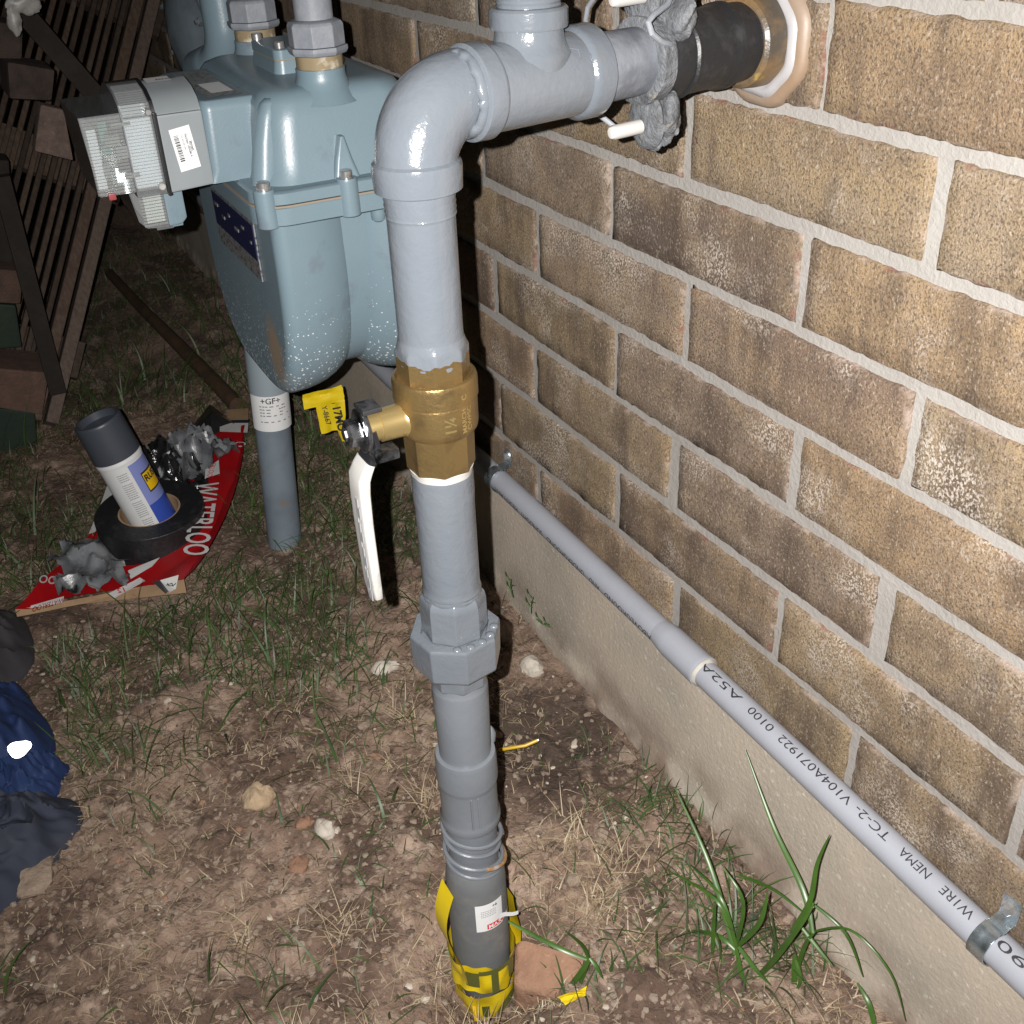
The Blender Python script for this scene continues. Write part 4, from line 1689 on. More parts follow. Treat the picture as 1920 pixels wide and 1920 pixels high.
def sr_map(a0, z0):
    return lambda x, y: Vector((1.372 - .0268 * math.cos(a0 - x / .0268), .212 + .0268 * math.sin(a0 - x / .0268), z0 + y))


lettering('band_lettering', [('+GF+', .0085, 'LEFT', sr_map(.78, .2395), 1, .02)], M['ink'], bnd)
q = MB()
for i in range(6):
    n_ = (9, 9, 8, 9, 0, 10)[i]
    for j in range(n_):
        if i in (1, 2) and 4 <= j <= 5:
            continue
        x0 = .001 + j * .0044 * (1 + .12 * math.sin(j * 3 + i))
        q.add([sr_map(.90, 0)(x0 + dx, .2345 - .0046 * i + dy) for dx, dy in ((0, 0), (.0032, 0), (.0032, .0016), (0, .0016))], [(0, 1, 2, 3)])
q.build('fine_print', M['grey_ink'], bnd, smooth=0)

sr.rotation_euler.x = .058

# pressure regulator further back
rg = thing('pressure_regulator', (1.50, .215, .68), 'grey round pressure regulator with a bolted rim behind the meter', 'regulator')
ax = Vector((-.06, .99, -.06)).normalized()
rc = Vector((1.455, .186, .690))
M['reg'] = mat('dull_regulator_paint', (.10, .125, .145), .5, var=(20, (.075, .09, .105), .45, .65))
q = MB()
q.lathe(rc, ax, [(-.050, .022), (-.040, .040), (-.022, .060), (-.004, .066), (-.004, .0745), (.004, .0745)], n=48)
q.build('rear_dome', M['reg'], rg, smooth=40)
q = MB()
q.lathe(rc, ax, [(.0055, .0745), (.012, .0745), (.013, .066), (.024, .055), (.030, .034), (.033, .020), (.036, .010)], n=48)
q.build('front_dome', M['reg'], rg, smooth=40)
u_ = ax.orthogonal().normalized()
w_ = ax.cross(u_)
for k in range(8):
    a = 2 * math.pi * k / 8 + .35
    c = rc + (u_ * math.cos(a) + w_ * math.sin(a)) * .0695
    q = MB()
    q.lathe(c + ax * .012, ax, [(0, .0055), (.007, .0055), (.0075, .003), (.011, .003)], n=6)
    q.build('rim_bolt', M['zinc'], rg, smooth=30)
q = MB()
q.tube([rc - ax * .045, rc - ax * .08, Vector((1.50, .13, .72)), Vector((1.46, .12, .78)), Vector((1.44, .12, 1.0))], .018, n=20)
q.build('pipe', M['meter'], rg)
lp = thing('vertical_pipe', (1.296, .198, .6), 'thick blue grey painted pipe coming down behind the far swivel nut', 'pipe')
q = MB()
pts = [Vector((1.288, .2, 1.1)), Vector((1.288, .2, .72))] + [Vector((1.288 + .04 * (1 - math.cos(a)), .2 + .012 * (1 - math.cos(a)), .72 - .045 * math.sin(a))) for a in np.linspace(.2, math.pi / 2, 8)] + [Vector((1.372, .212, .665))]
q.tube(pts, .0215, n=32)
q.build('pipe', M['meter'], lp)

# ------------------------------------------------------------------ electrical conduit along the wall
def cz(x):
    return .192 + .0253 * (x - .28)


CY, CR = .0172, .01335
con = thing('conduit', (.66, CY, .2), 'pale grey plastic conduit with black print strapped along the foot of the brick wall', 'conduit')


def cpt(x):
    return Vector((x, CY, cz(x)))


q = MB()
q.tube([cpt(-.5), cpt(.2), cpt(.64)], CR, n=40)
q.build('conduit_length', M['pvc'], con)
q = MB()
q.tube([cpt(.695), cpt(1.4), cpt(3.2)], CR, n=40)
q.build('conduit_length', M['pvc'], con)
q = MB()
dx = (cpt(1) - cpt(0)).normalized()
q.lathe(cpt(.632), dx, [(0, .0138), (.0006, .0161), (.003, .0166), (.0048, .0162), (.050, .0160), (.058, .0152), (.068, .0138), (.07, .0134)], n=40)
q.build('bell_socket', M['pvc'], con, smooth=40)
q = MB()
q.lathe(cpt(.6285), dx, [(0, .0136), (.0022, .0147), (.0036, .0150), (.004, .0136)], n=40, wob=.03)
q.build('glue_bead', mat('glue_bead', (.42, .40, .36), .3), con)


def con_map(x0, th0, r=CR + .00035):
    def f(x, y):
        th = th0 - y / r
        X = x0 + x
        return Vector((X, CY + r * math.cos(th), cz(X) + r * math.sin(th)))
    return f


def place(words, th, h, bold=0.0):
    items = []
    for (w, xa, xb) in words:
        # text stretched to the printed length
        cu = bpy.data.curves.new('t', 'FONT')
        cu.body = w
        cu.size = h / .72
        ob = bpy.data.objects.new('t', cu)
        me = bpy.data.meshes.new_from_object(ob)
        mx_ = max(v.co.x for v in me.vertices)
        bpy.data.objects.remove(ob)
        bpy.data.curves.remove(cu)
        bpy.data.meshes.remove(me)
        k = (xb - xa) / mx_
        base = con_map(0, th)
        items.append((w, h, 'LEFT', (lambda x, y, k=k, xa=xa, b=base: b(xa + x * k, y)), 4, bold))
    return items


def ax_(px, py):
    return on_y(px, py, CY + .006).x


for it in (place([('90', .262, .286), ('W1RE', ax_(1832, 1680), ax_(1771, 1632)), ('NEMA', ax_(1750, 1606), ax_(1693, 1558)), ('TC-2-', ax_(1671, 1538), ax_(1607, 1484)),
                                  ('V104A071922', ax_(1597, 1474), ax_(1462, 1356)), ('0100', ax_(1449, 1340), ax_(1405, 1302)), ('A52A0', ax_(1388, 1283), ax_(1300, 1210))], 1.52, .0078, .0)):
    lettering('conduit_print', [it], M['ink'], con)
for it in (place([('1831', .655, .680), ('ABOVEGROUND', .700, .785), ('AND', .795, .815), ('UNDERGROUND', .825, .905), ('SUNLIGHT', .915, .965), ('RESISTANT', .972, 1.032)], .12, .0075, .0)):
    lettering('conduit_print', [it], M['ink'], con)
# straps
for xs_ in (.2945, 1.045):
    c = cpt(xs_)
    q = MB()
    r1, hw = CR + .0012, .0075
    ring = []
    n_ = 26
    for i in range(n_ + 1):
        th = math.radians(-75 + 185 * i / n_)
        ring.append((CY + r1 * math.cos(th), c.z + r1 * math.sin(th)))
    # foot bending up the wall
    ring += [(.0035, c.z + r1 + .0015), (.0022, c.z + r1 + .006), (.0020, c.z + r1 + .022)]
    vs, fs = [], []
    for k_, (y, z) in enumerate(ring):
        wv = hw if k_ < len(ring) - 1 else hw * .8
        off = .0
        vs += [Vector((xs_ - wv + off, y, z)), Vector((xs_ + wv + off, y, z)), Vector((xs_ + wv * .3, y, z)), Vector((xs_ - wv * .3, y, z))]
    th_ = .0013
    nr = len(ring)
    ri, ro = [], []
    for k_ in range(nr):
        y, z = ring[k_]
        y2, z2 = ring[min(k_ + 1, nr - 1)]
        y0_, z0_ = ring[max(k_ - 1, 0)]
        t = Vector((0, y2 - y0_, z2 - z0_)).normalized()
        nn = Vector((1, 0, 0)).cross(t)
        if nn.y < 0 and k_ > n_:
            nn = -nn
        ri.append((Vector((0, y, z)), nn))
    rs = []
    for (p, nn) in ri:
        cc = Vector((0, CY, c.z))
        if (p - cc).dot(nn) < 0 and nn.y <= 0:
            nn = -nn
        rs.append([p + Vector((xs_ - hw, 0, 0)), p + Vector((xs_ + hw, 0, 0)), p + Vector((xs_ + hw, 0, 0)) + nn * th_, p + Vector((xs_ - hw, 0, 0)) + nn * th_])
    q.rings(rs)
    st = q.build('strap', M['zinc'], con, smooth=40, bevel=.0003)
    q = MB()
    zc_ = c.z + r1 + .0135
    q.lathe((xs_, .0034, zc_), (0, 1, 0), [(0, .0072), (.0012, .0072), (.0014, .0048), (.0052, .0048), (.0060, .0040)], n=6 if xs_ < .5 else 12)
    q.build('strap_screw', M['chrome'], st, smooth=30)

# ------------------------------------------------------------------ leaning slatted panel and the paver stack (far left)
pn = thing('slatted_panel', (2.0, .443, 0), 'dark weathered wooden panel of narrow upright slats leaning on the wall', 'panel')
foot = Vector((1.99, .443, .015))
head = Vector((2.425, .03, .63))
sv = (head - foot)
L_ = sv.length * 1.35
sv.normalize()
hv = Vector((-.16, 1, 0)).normalized()
hv = (hv - sv * hv.dot(sv)).normalized()
nv = sv.cross(hv)
if nv.x > 0:
    nv = -nv
rotm = Matrix((hv, nv, sv)).transposed()


def slat(off, w, d, a, b, name, m, dn=0.0):
    q2 = MB()
    c = foot + hv * off + sv * ((a + b) / 2) + nv * dn
    q2.box(c, (w, d, b - a), rotm)
    return q2.build(name, m, pn, bevel=.0012, seg=1)


slat(.0, .022, .050, -.02, L_, 'stile', M['wood_grey'], .012)
slat(.027, .020, .050, -.02, L_, 'slat', M['wood_dark'], .004)
sr_ = random.Random(3)
for i in range(26):
    slat(.048 + .0172 * i + sr_.uniform(-.0015, .0015), .0098, .034, sr_.uniform(-.01, .02), L_, 'slat', M['wood_dark'], sr_.uniform(-.004, .006))
for t in (.12, .48, .84):
    q = MB()
    q.box(foot + hv * .22 + sv * t - nv * .034, (.50, .020, .07), rotm)
    q.build('rail', M['wood_dark'], pn)
M['board_dark'] = mat('almost_black_board', (.018, .013, .010), .85, var=(30, (.03, .022, .016), .45, .7), bump=(90, .4, .003))
# board across the face of the panel
bd_ = thing('loose_board', (1.9, .5, .1), 'dark loose board slanting across the face of the slatted panel', 'board')
q = MB()
pA, pB = on_x(108, 735, 1.90), on_x(0, 330, 1.86)
dv = (pB - pA)
ln = dv.length
dv.normalize()
sd = Vector((1, 0, 0)).cross(dv).normalized()
q.box((pA + pB) / 2, (.020, .026, ln), Matrix((Vector((1, 0, 0)), sd, Vector((1, 0, 0)).cross(sd) * -1 if False else dv)).transposed())
q.build('plank', M['board_dark'], bd_)
bd2 = thing('loose_board', (1.9, .4, .5), 'dark loose board running up behind the topmost pavers to the panel', 'board')
q = MB()
pA, pB = on_x(178, 178, 1.93), on_x(40, 20, 1.93)
dv = (pB - pA)
ln = dv.length
dv.normalize()
sd = Vector((1, 0, 0)).cross(dv).normalized()
q.box((pA + pB) / 2, (.020, .030, ln), Matrix((Vector((1, 0, 0)), sd, dv)).transposed())
q.build('plank', M['board_dark'], bd2)

M['paver_pale'] = mat('pinkish_grey_paver', (.19, .135, .115), .9, var=(60, (.13, .09, .075), .4, .65), var2=(160, (.27, .21, .18), .60, .78), bump=(160, .8, .004))
M['paver_dark'] = mat('dark_brown_paver', (.075, .052, .042), .9, var=(40, (.045, .032, .027), .4, .65), var2=(160, (.12, .09, .075), .64, .8), bump=(160, .8, .004))  # deeper brown overall, for the two upper pavers


def block(name, quad, X, depth, m, label, cat, bev=.005):
    """a block whose near face has these corners, running back along X"""
    q2 = MB()
    f = [on_x(px, py, X) for px, py in quad]
    q2.rings([f, [p + Vector((depth, 0, 0)) for p in f]])
    return tag(q2.build(name, m, None, bevel=bev), label, cat)


block('paver', [(76, 195), (121, 206), (139, 303), (64, 284)], 1.86, .030, M['paver_pale'], 'pinkish broken paver propped in front of the slats beside the meter index', 'paver')
block('paver', [(13, 115), (104, 131), (98, 190), (18, 186)], 1.88, .10, M['paver_dark'], 'dark brown paver on top of the pinkish broken paver', 'paver')
block('paver', [(-40, 35), (44, 48), (42, 112), (-40, 110)], 1.92, .10, M['paver_dark'], 'dark brown paver topmost of the pile in the corner', 'paver')
block('paver', [(-60, 500), (45, 508), (39, 571), (-60, 565)], 1.92, .10, M['paver'], 'red brown paver above the dark green block', 'paver')
block('paver', [(-70, 685), (93, 699), (80, 779), (-70, 755)], 1.90, .11, M['paver'], 'red brown paver resting lowest of the stack beside the slatted panel', 'paver')
block('garden_block_or_fill', [(-60, 566), (30, 572), (42, 652), (-60, 660)], 1.945, .08, M['green_wood'], 'dark green block between two red brown pavers', 'block')
block('garden_block_or_fill', [(-60, 760), (66, 772), (72, 850), (-60, 850)], 1.92, .08, M['green_wood'], 'dark green block under the lowest paver', 'block')
block('garden_block_or_fill', [(-60, 300), (18, 300), (26, 500), (-60, 500)], 1.97, .06, M['board_dark'], 'almost black slab added to fill the dark gap below the upper pavers', 'block')  # added filler; its near-black colour stands in for the dark gap
# pale scrap at the top left and a pale chip behind the stile
q = MB()
c = on_x(42, 20, 1.80)
q.add(*lump(c + Vector((0, -.004, .008)), (.006, .020, .013), 51, .3))
q.add(*lump(c + Vector((0, .014, -.012)), (.006, .009, .018), 52, .3))
tag(q.build('plastic_scrap', M['white_vinyl'], None, smooth=60), 'pale curled scrap on the pile in the top left corner', 'scrap')

# stake lying in the grass behind
q = MB()
a, b = on_z(205, 512, .045), on_z(445, 760, .035)
q.tube([a, a.lerp(b, .3) + Vector((0, .003, 0)), a.lerp(b, .7), b], [.011, .012, .014, .015], n=8)
tag(q.build('wooden_stake', M['stake'], None, smooth=50), 'long brown wooden stake lying in the grass behind the meter', 'stake')

# ------------------------------------------------------------------ yellow tag hanging under the meter
yt = thing('yellow_tag', (1.30, .14, .2), 'torn yellow plastic tag with black print hanging under the meter', 'tag')


def sheet(name, quad, m, parent, nu=10, nv_=6, amp=.004, seed=1, thick=0.0):
    """wrinkled sheet between four corners"""
    a, b, c, d = [Vector(p) for p in quad]
    nn = (b - a).cross(d - a).normalized()
    q2 = MB()
    vs2 = []
    for i in range(nu + 1):
        for j in range(nv_ + 1):
            u, v = i / nu, j / nv_
            p = a * (1 - u) * (1 - v) + b * u * (1 - v) + c * u * v + d * (1 - u) * v
            vs2.append(p + nn * amp * (float(fbm(u * 3 + seed, v * 3 + seed * 2, seed, 3)) - .5) * 2)
    k = nv_ + 1
    q2.add(vs2, [(i * k + j, (i + 1) * k + j, (i + 1) * k + j + 1, i * k + j + 1) for i in range(nu) for j in range(nv_)])
    return q2.build(name, m, parent, smooth=60)


X0 = 1.30
sheet('tag_fold', [on_x(566, 740, X0), on_x(641, 722, X0), on_x(646, 752, X0 - .004), on_x(570, 768, X0 - .004)], M['yellow'], yt, amp=.005, seed=3)
sheet('tag_tail', [on_x(592, 762, X0), on_x(616, 758, X0), on_x(634, 806, X0), on_x(603, 814, X0)], M['yellow'], yt, amp=.003, seed=5)
sheet('tag_tail', [on_x(614, 758, X0 + .006), on_x(647, 752, X0 + .006), on_x(648, 826, X0 + .006), on_x(642, 828, X0 + .006)], M['yellow'], yt, amp=.004, seed=6)
o_ = on_x(628, 764, X0 - .004)
e1 = (on_x(640, 812, X0 - .004) - o_).normalized()
e2 = (on_x(648, 760, X0 - .004) - o_).normalized()
lettering('tag_print', [('17MO', .011, 'LEFT', plane_map(on_x(623, 762, X0 - .005), e1, e2), 1, .05)], M['ink'], yt)
lettering('tag_print', [('Y-8667', .0072, 'LEFT', plane_map(on_x(603, 762, X0 - .006), e1, e2), 1, .02)], M['ink'], yt)

# ------------------------------------------------------------------ cardboard with spray can, tape roll and torn film
cb = thing('cardboard_case', (1.5, .38, .02), 'flattened red drinks case with white script lying in the grass', 'cardboard')


def poly_sheet(name, pts, m, parent, z=.02, amp=.006, seed=1, curl=None):
    """irregular flat sheet from an outline of pixels on the ground, wrinkled"""
    P_ = [on_z(x, y, (z if zz is None else zz) + .004) for (x, y, zz) in pts]
    bm = bmesh.new()
    vs2 = [bm.verts.new(p) for p in P_]
    bm.faces.new(vs2)
    bmesh.ops.triangulate(bm, faces=bm.faces[:])
    bmesh.ops.subdivide_edges(bm, edges=bm.edges[:], cuts=3, use_grid_fill=True)
    bmesh.ops.triangulate(bm, faces=bm.faces[:])
    q2 = MB()
    bm.verts.index_update()
    out = []
    for v in bm.verts:
        k = amp * (float(fbm(v.co.x * 16 + seed, v.co.y * 16, seed, 3)) - .5) * 2
        out.append(v.co + Vector((0, 0, k)))
    q2.add(out, [tuple(v.index for v in f.verts) for f in bm.faces])
    bm.free()
    return q2.build(name, m, parent, smooth=60)


N_ = None
poly_sheet('case_panel', [(28, 1140, N_), (120, 1050, N_), (168, 1000, N_), (230, 880, N_), (330, 815, .03), (415, 800, .035), (460, 800, .05), (440, 900, .05), (405, 1000, .05), (345, 1085, .05), (270, 1098, .03), (140, 1122, N_)],
           M['card_red'], cb, z=.024, amp=.008, seed=2)
poly_sheet('brown_edge', [(28, 1142, .020), (140, 1124, .022), (270, 1100, .026), (345, 1087, .046), (350, 1112, .035), (270, 1121, .02), (150, 1133, .014), (32, 1156, .012)], M['card_brown'], cb, amp=.002, seed=4)
poly_sheet('white_flap', [(166, 1000, .03), (205, 900, .035), (222, 870, .04), (245, 900, .04), (200, 985, .034)], M['card_white'], cb, amp=.004, seed=5)
# standing right-hand panel with the script
stand = [(462, 800, .05), (452, 880, .06), (432, 950, .065), (402, 1010, .065), (372, 1060, .06), (345, 1086, .055)]
q = MB()
vs = []
for (x, y, z) in stand:
    p = on_z(x, y, z)
    o2 = on_z(x - 62, y - 4, .026)
    for k_ in range(5):
        t = k_ / 4
        pp = o2.lerp(p, t)
        pp.z = .028 + (z - .028) * t ** 1.6
        vs.append(pp)
q.add(vs, [(i * 5 + j, (i + 1) * 5 + j, (i + 1) * 5 + j + 1, i * 5 + j + 1) for i in range(5) for j in range(4)])
q.build('script_panel', M['card_red'], cb, smooth=60, subd=2)
poly_sheet('brown_tab', [(425, 768, .05), (466, 765, .05), (466, 792, .05), (426, 792, .05)], M['card_brown'], cb, amp=.002, seed=6)
poly_sheet('white_strip', [(412, 792, .052), (466, 790, .052), (464, 811, .053), (412, 809, .053)], M['card_white'], cb, amp=.001, seed=7)
poly_sheet('black_bar', [(412, 788, .053), (466, 787, .053), (466, 793, .053), (412, 793, .053)], M['ink'], cb, amp=.0, seed=7)
poly_sheet('black_bar', [(285, 1090, .044), (300, 1088, .046), (320, 1112, .030), (310, 1113, .030)], M['ink'], cb, amp=.0, seed=8)
poly_sheet('white_corner', [(300, 1088, .047), (335, 1078, .052), (330, 1104, .040), (318, 1111, .032)], M['card_white'], cb, amp=.0, seed=8)
poly_sheet('white_patch', [(203, 1112, .032), (262, 1082, .034), (272, 1088, .034), (215, 1120, .03)], M['card_white'], cb, amp=.002, seed=9)
poly_sheet('white_patch', [(58, 1135, .030), (120, 1118, .032), (118, 1130, .03), (56, 1140, .026)], M['card_white'], cb, amp=.001, seed=10)
poly_sheet('white_patch', [(118, 1085, .034), (150, 1058, .034), (168, 1064, .034), (136, 1100, .034)], M['card_white'], cb, amp=.002, seed=14)
poly_sheet('white_patch', [(240, 1070, .036), (300, 1045, .04), (285, 1062, .038), (245, 1085, .034)], M['card_white'], cb, amp=.002, seed=11)
poly_sheet('white_patch', [(385, 880, .062), (410, 862, .062), (412, 888, .062), (384, 897, .060)], M['card_white'], cb, amp=.001, seed=12)


def px_text(body, h, p0, p1, pup, z, bold=.02):
    """flat print whose baseline runs between two ground pixels"""
    a = on_z(p0[0], p0[1], z)
    b = on_z(p1[0], p1[1], z)
    c = on_z(pup[0], pup[1], z)
    cu = bpy.data.curves.new('t', 'FONT')
    cu.body = body
    cu.size = 1
    ob = bpy.data.objects.new('t', cu)
    me = bpy.data.meshes.new_from_object(ob)
    w = max(v.co.x for v in me.vertices)
    bpy.data.objects.remove(ob)
    bpy.data.curves.remove(cu)
    bpy.data.meshes.remove(me)
    ux_ = (b - a) / (w / .72 * h)
    uy_ = (c - a) / h
    return (body, h, 'LEFT', (lambda x, y: a + ux_ * x + uy_ * y), 1, bold)


lettering('case_print', [px_text('WATERLOO', .03, (368, 905), (343, 1040), (412, 905), .068)], M['card_white'], cb)
lettering('case_print', [px_text('KLOO', .02, (128, 1098), (72, 1092), (132, 1083), .034)], M['card_white'], cb)
lettering('case_print', [px_text('WATERLOO', .012, (120, 1120), (62, 1138), (118, 1130), .036, .0)], M['card_red'], cb)
lettering('case_print', [px_text('ERLOO', .012, (396, 868), (388, 894), (406, 868), .066, .0)], M['red_ink'], cb)
lettering('case_print', [px_text('C\u2022', .012, (440, 828), (440, 838), (462, 828), .06, .0)], M['card_white'], cb)
lettering('case_print', [px_text('12', .012, (238, 1108), (222, 1112), (234, 1100), .040, .02)], M['red_ink'], cb)
q = MB()
c = on_z(322, 1094, .0485)
q.tube([c + Vector((.0055 * math.cos(t * .42), .0055 * math.sin(t * .42), 0)) for t in range(16)], .0006, n=5)
q.tube([c + Vector((-.0075, 0, 0)), c + Vector((.0075, 0, 0))], .0006, n=5)
q.tube([c + Vector((0, -.0075, 0)), c + Vector((0, .0075, 0))], .0006, n=5)
q.build('register_mark', M['ink'], cb)

# tape roll
rollc = Vector((1.447, .379, .028))
rax = Vector((-.06, .02, 1)).normalized()
q = MB()
q.lathe(rollc, rax, [(0, .044), (0, .0755), (.001, .0765), (.050, .0765), (.0515, .0755), (.0515, .0440)], n=64, cap0=False, cap1=False)
ro = q.build('tape_roll', M['black_tape'], None, smooth=40)
tag(ro, 'thick black roll of wrap tape lying on the red case around the can', 'tape roll')
q = MB()
q.lathe(rollc, rax, [(0, .0438), (.0505, .0438), (.0508, .0412), (0, .0412)], n=48, cap0=False, cap1=False)
q.build('core', M['card_brown'], ro)
WL[ro] = Vector((0, 0, 0))
# torn tape end standing up at the near side of the roll
sheet('torn_end', [on_z(186, 972, .075), on_z(200, 968, .085), on_z(214, 1008, .06), on_z(190, 1002, .04)], M['poly_black'], ro, amp=.006, seed=4)

# spray can leaning in the roll
can = thing('spray_can', (1.455, .372, .03), 'dark capped spray can with blue and white label leaning in the black tape roll', 'spray can')
ca = Vector((1.455, .370, .030))
cb_ = Vector((1.476, .4135, .215))
cax = (cb_ - ca).normalized()
cl = (cb_ - ca).length
to_cam = Vector(CAM_P) - ca
cu0 = (to_cam - cax * to_cam.dot(cax)).normalized()
cw0 = cax.cross(cu0)


def can_part(name, a0, a1, t0, t1, r, m, n=24, k=1):
    q2 = MB()
    vs2 = []
    for i in range(n + 1):
        a = a0 + (a1 - a0) * i / n
        for t in (t0, t1):
            vs2.append(ca + cax * t + (cu0 * math.cos(a) + cw0 * math.sin(a)) * r)
    q2.add(vs2, [(2 * i, 2 * i + 2, 2 * i + 3, 2 * i + 1) for i in range(n)])
    return q2.build(name, m, can, smooth=60)


q = MB()
q.lathe(ca, cax, [(0, .026), (.002, .0315), (.004, .0325), (.128, .0325), (.131, .0335), (.134, .0335), (.137, .0315)], n=48)
body = q.build('can_body', M['paper'], can)
can_part('blue_print', .12, 2.9, .006, .060, .03265, M['can_blue'])
can_part('lilac_print', .12, 2.9, .060, .127, .03265, M['can_lilac'])
q = MB()
q.lathe(ca, cax, [(.1375, .0310), (.1378, .0336), (.139, .0342), (.192, .0330), (.195, .0326), (.1965, .0310), (.1965, .0285), (.186, .0275), (.184, .012), (.183, .0)], n=48, cap1=False)
q.build('cap', M['can_grey'], can, smooth=40)
can_part('logo_plate', .46, 1.35, .076, .108, .03285, M['ink'], n=16)
can_part('logo_plate', .50, 1.31, .0785, .1055, .0330, M['can_yellow'], n=16)


def can_map(a0, t0, r=.0332):
    return lambda x, y: ca + cax * (t0 + y) + (cu0 * math.cos(a0 + x / r) + cw0 * math.sin(a0 + x / r)) * r


lettering('can_print', [('RUST', .010, 'LEFT', can_map(.52, .0925), 1, .05)], M['ink'], can)
q = MB()
rr_ = random.Random(9)
for i in range(34):
    t = .118 - i * .0033
    if i % 9 == 4:
        continue
    x = -.016
    while x < -.0005:
        w = rr_.uniform(.0006, .0020)
        if x + w > -.0005:
            break
        q.add([can_map(0, t, .0328)(x + dx, dy) for dx, dy in ((0, 0), (w, 0), (w, .0013), (0, .0013))], [(0, 1, 2, 3)])
        x += w + .0005
q.build('fine_print', M['grey_ink'], can, smooth=0)

# torn, paint-stiff pieces of film on the cardboard
def crumple(name, c, sx, sy, h, seed, m, label, rot=0.0):
    n_ = 34
    vs2, keep = [], {}
    cr, sr2 = math.cos(rot), math.sin(rot)
    q2 = MB()
    idx = {}
    for i in range(n_ + 1):
        for j in range(n_ + 1):
            u, v = i / n_ * 2 - 1, j / n_ * 2 - 1
            r = math.hypot(u, v)
            a = math.atan2(v, u)
            lim = .62 + .40 * float(vnoise(math.cos(a) * 2.2 + 5, math.sin(a) * 2.2 + 5, seed)) + .22 * float(vnoise(math.cos(a) * 7 + 5, math.sin(a) * 7, seed + 1)) - .1
            if r > lim:
                continue
            x, y = u * sx, v * sy
            rid = 1 - abs(2 * float(fbm(u * 1.7 + seed, v * 1.7, seed, 3)) - 1)
            z = h * (.15 + .95 * rid ** 2) * (1 - .4 * r) + h * .35 * (float(vnoise(u * 5, v * 5, seed + 4)) - .5)
            idx[(i, j)] = len(vs2)
            vs2.append(Vector((c[0] + x * cr - y * sr2, c[1] + x * sr2 + y * cr, c[2] + z)))
    fs2 = []
    for i in range(n_):
        for j in range(n_):
            k4 = [(i, j), (i + 1, j), (i + 1, j + 1), (i, j + 1)]
            if all(k in idx for k in k4):
                fs2.append(tuple(idx[k] for k in k4))
    q2.add(vs2, fs2)
    o = q2.build(name, m, None, smooth=28)
    return tag(o, label, 'scrap')


g1 = on_z(180, 1060, .04)
crumple('torn_film', (g1.x, g1.y, .034), .085, .066, .030, 61, M['poly_grey'], 'crumpled grey paint-stiff film on the near end of the red case')
g1 = on_z(362, 850, .06)
crumple('torn_film', (g1.x, g1.y, .034), .105, .072, .065, 63, M['poly_grey'], 'torn grey film standing up behind the spray can')
g1 = on_z(312, 868, .06)
crumple('torn_film', (g1.x, g1.y, .034), .080, .060, .055, 66, M['poly_black'], 'crumpled glossy black film just right of the spray can')
g1 = on_z(360, 900, .05)
crumple('torn_film', (g1.x, g1.y, .032), .040, .040, .035, 68, M['poly_black'], 'small glossy black film in front of the torn grey film')
g1 = on_z(398, 800, .08)
q = MB()
c = on_z(395, 815, .045)
t_ = on_z(400, 772, .11)
q.add([c + Vector((.03, .03, .0)), c + Vector((-.01, .0, .0)), c + Vector((.0, -.05, .0)), t_, c + Vector((.01, -.01, .05))], [(0, 1, 4), (1, 2, 4), (0, 4, 3), (4, 2, 3)])
tag(q.build('torn_film', M['poly_black'], None, smooth=0), 'pointed black film corner sticking up at the far end of the red case', 'scrap')

# ------------------------------------------------------------------ clothing heap at the left edge
def heap(name, c, rx, ry, h, seed, m, label, rot=0.0, folds=1.0):
    nr, na = 56, 150
    q2 = MB()
    vs2 = []
    for i in range(nr + 1):
        r = i / nr
        for j in range(na):
            a = 2 * math.pi * j / na
            rim = 1 + .16 * (float(vnoise(math.cos(a) * 2 + 3, math.sin(a) * 2 + 3, seed)) - .5) * 2
            u, v = r * math.cos(a) * rim, r * math.sin(a) * rim
            fold = 1 - abs(2 * float(fbm(u * 1.9 + seed + .6 * v, v * 2.6 - u, seed, 3)) - 1)
            fold2 = 1 - abs(2 * float(fbm(u * 6.5 + seed, v * 4.2 + u * 2.5, seed + 9, 2)) - 1)
            z = h * (1 - r ** 2.6) * (.55 + folds * (.50 * fold ** 4 + .11 * fold2 ** 3)) - (.010 if r > .985 else 0)
            x, y = u * rx, v * ry
            vs2.append(Vector((c[0] + x * math.cos(rot) - y * math.sin(rot), c[1] + x * math.sin(rot) + y * math.cos(rot), c[2] + z)))
    fs2 = [(i * na + j, (i + 1) * na + j, (i + 1) * na + (j + 1) % na, i * na + (j + 1) % na) for i in range(nr) for j in range(na)]
    q2.add(vs2, fs2)
    o = q2.build(name, m, None, smooth=60)
    return tag(o, label, 'clothing')


heap('work_jacket', (1.33, .688, .0), .13, .105, .075, 81, M['fab_grey'], 'charcoal crumpled cloth at the far side of the blue jacket')
bj = heap('work_jacket', (1.13, .688, .0), .135, .120, .120, 84, M['fab_blue'], 'royal blue crumpled jacket with a bright reflective patch')
heap('work_jacket', (1.035, .625, .0), .035, .050, .055, 87, M['fab_blue'], 'folded royal blue sleeve at the near side of the blue jacket', .5)
heap('work_jacket', (.965, .690, .0), .085, .105, .060, 88, M['fab_navy'], 'dark navy crumpled cloth nearest the camera')
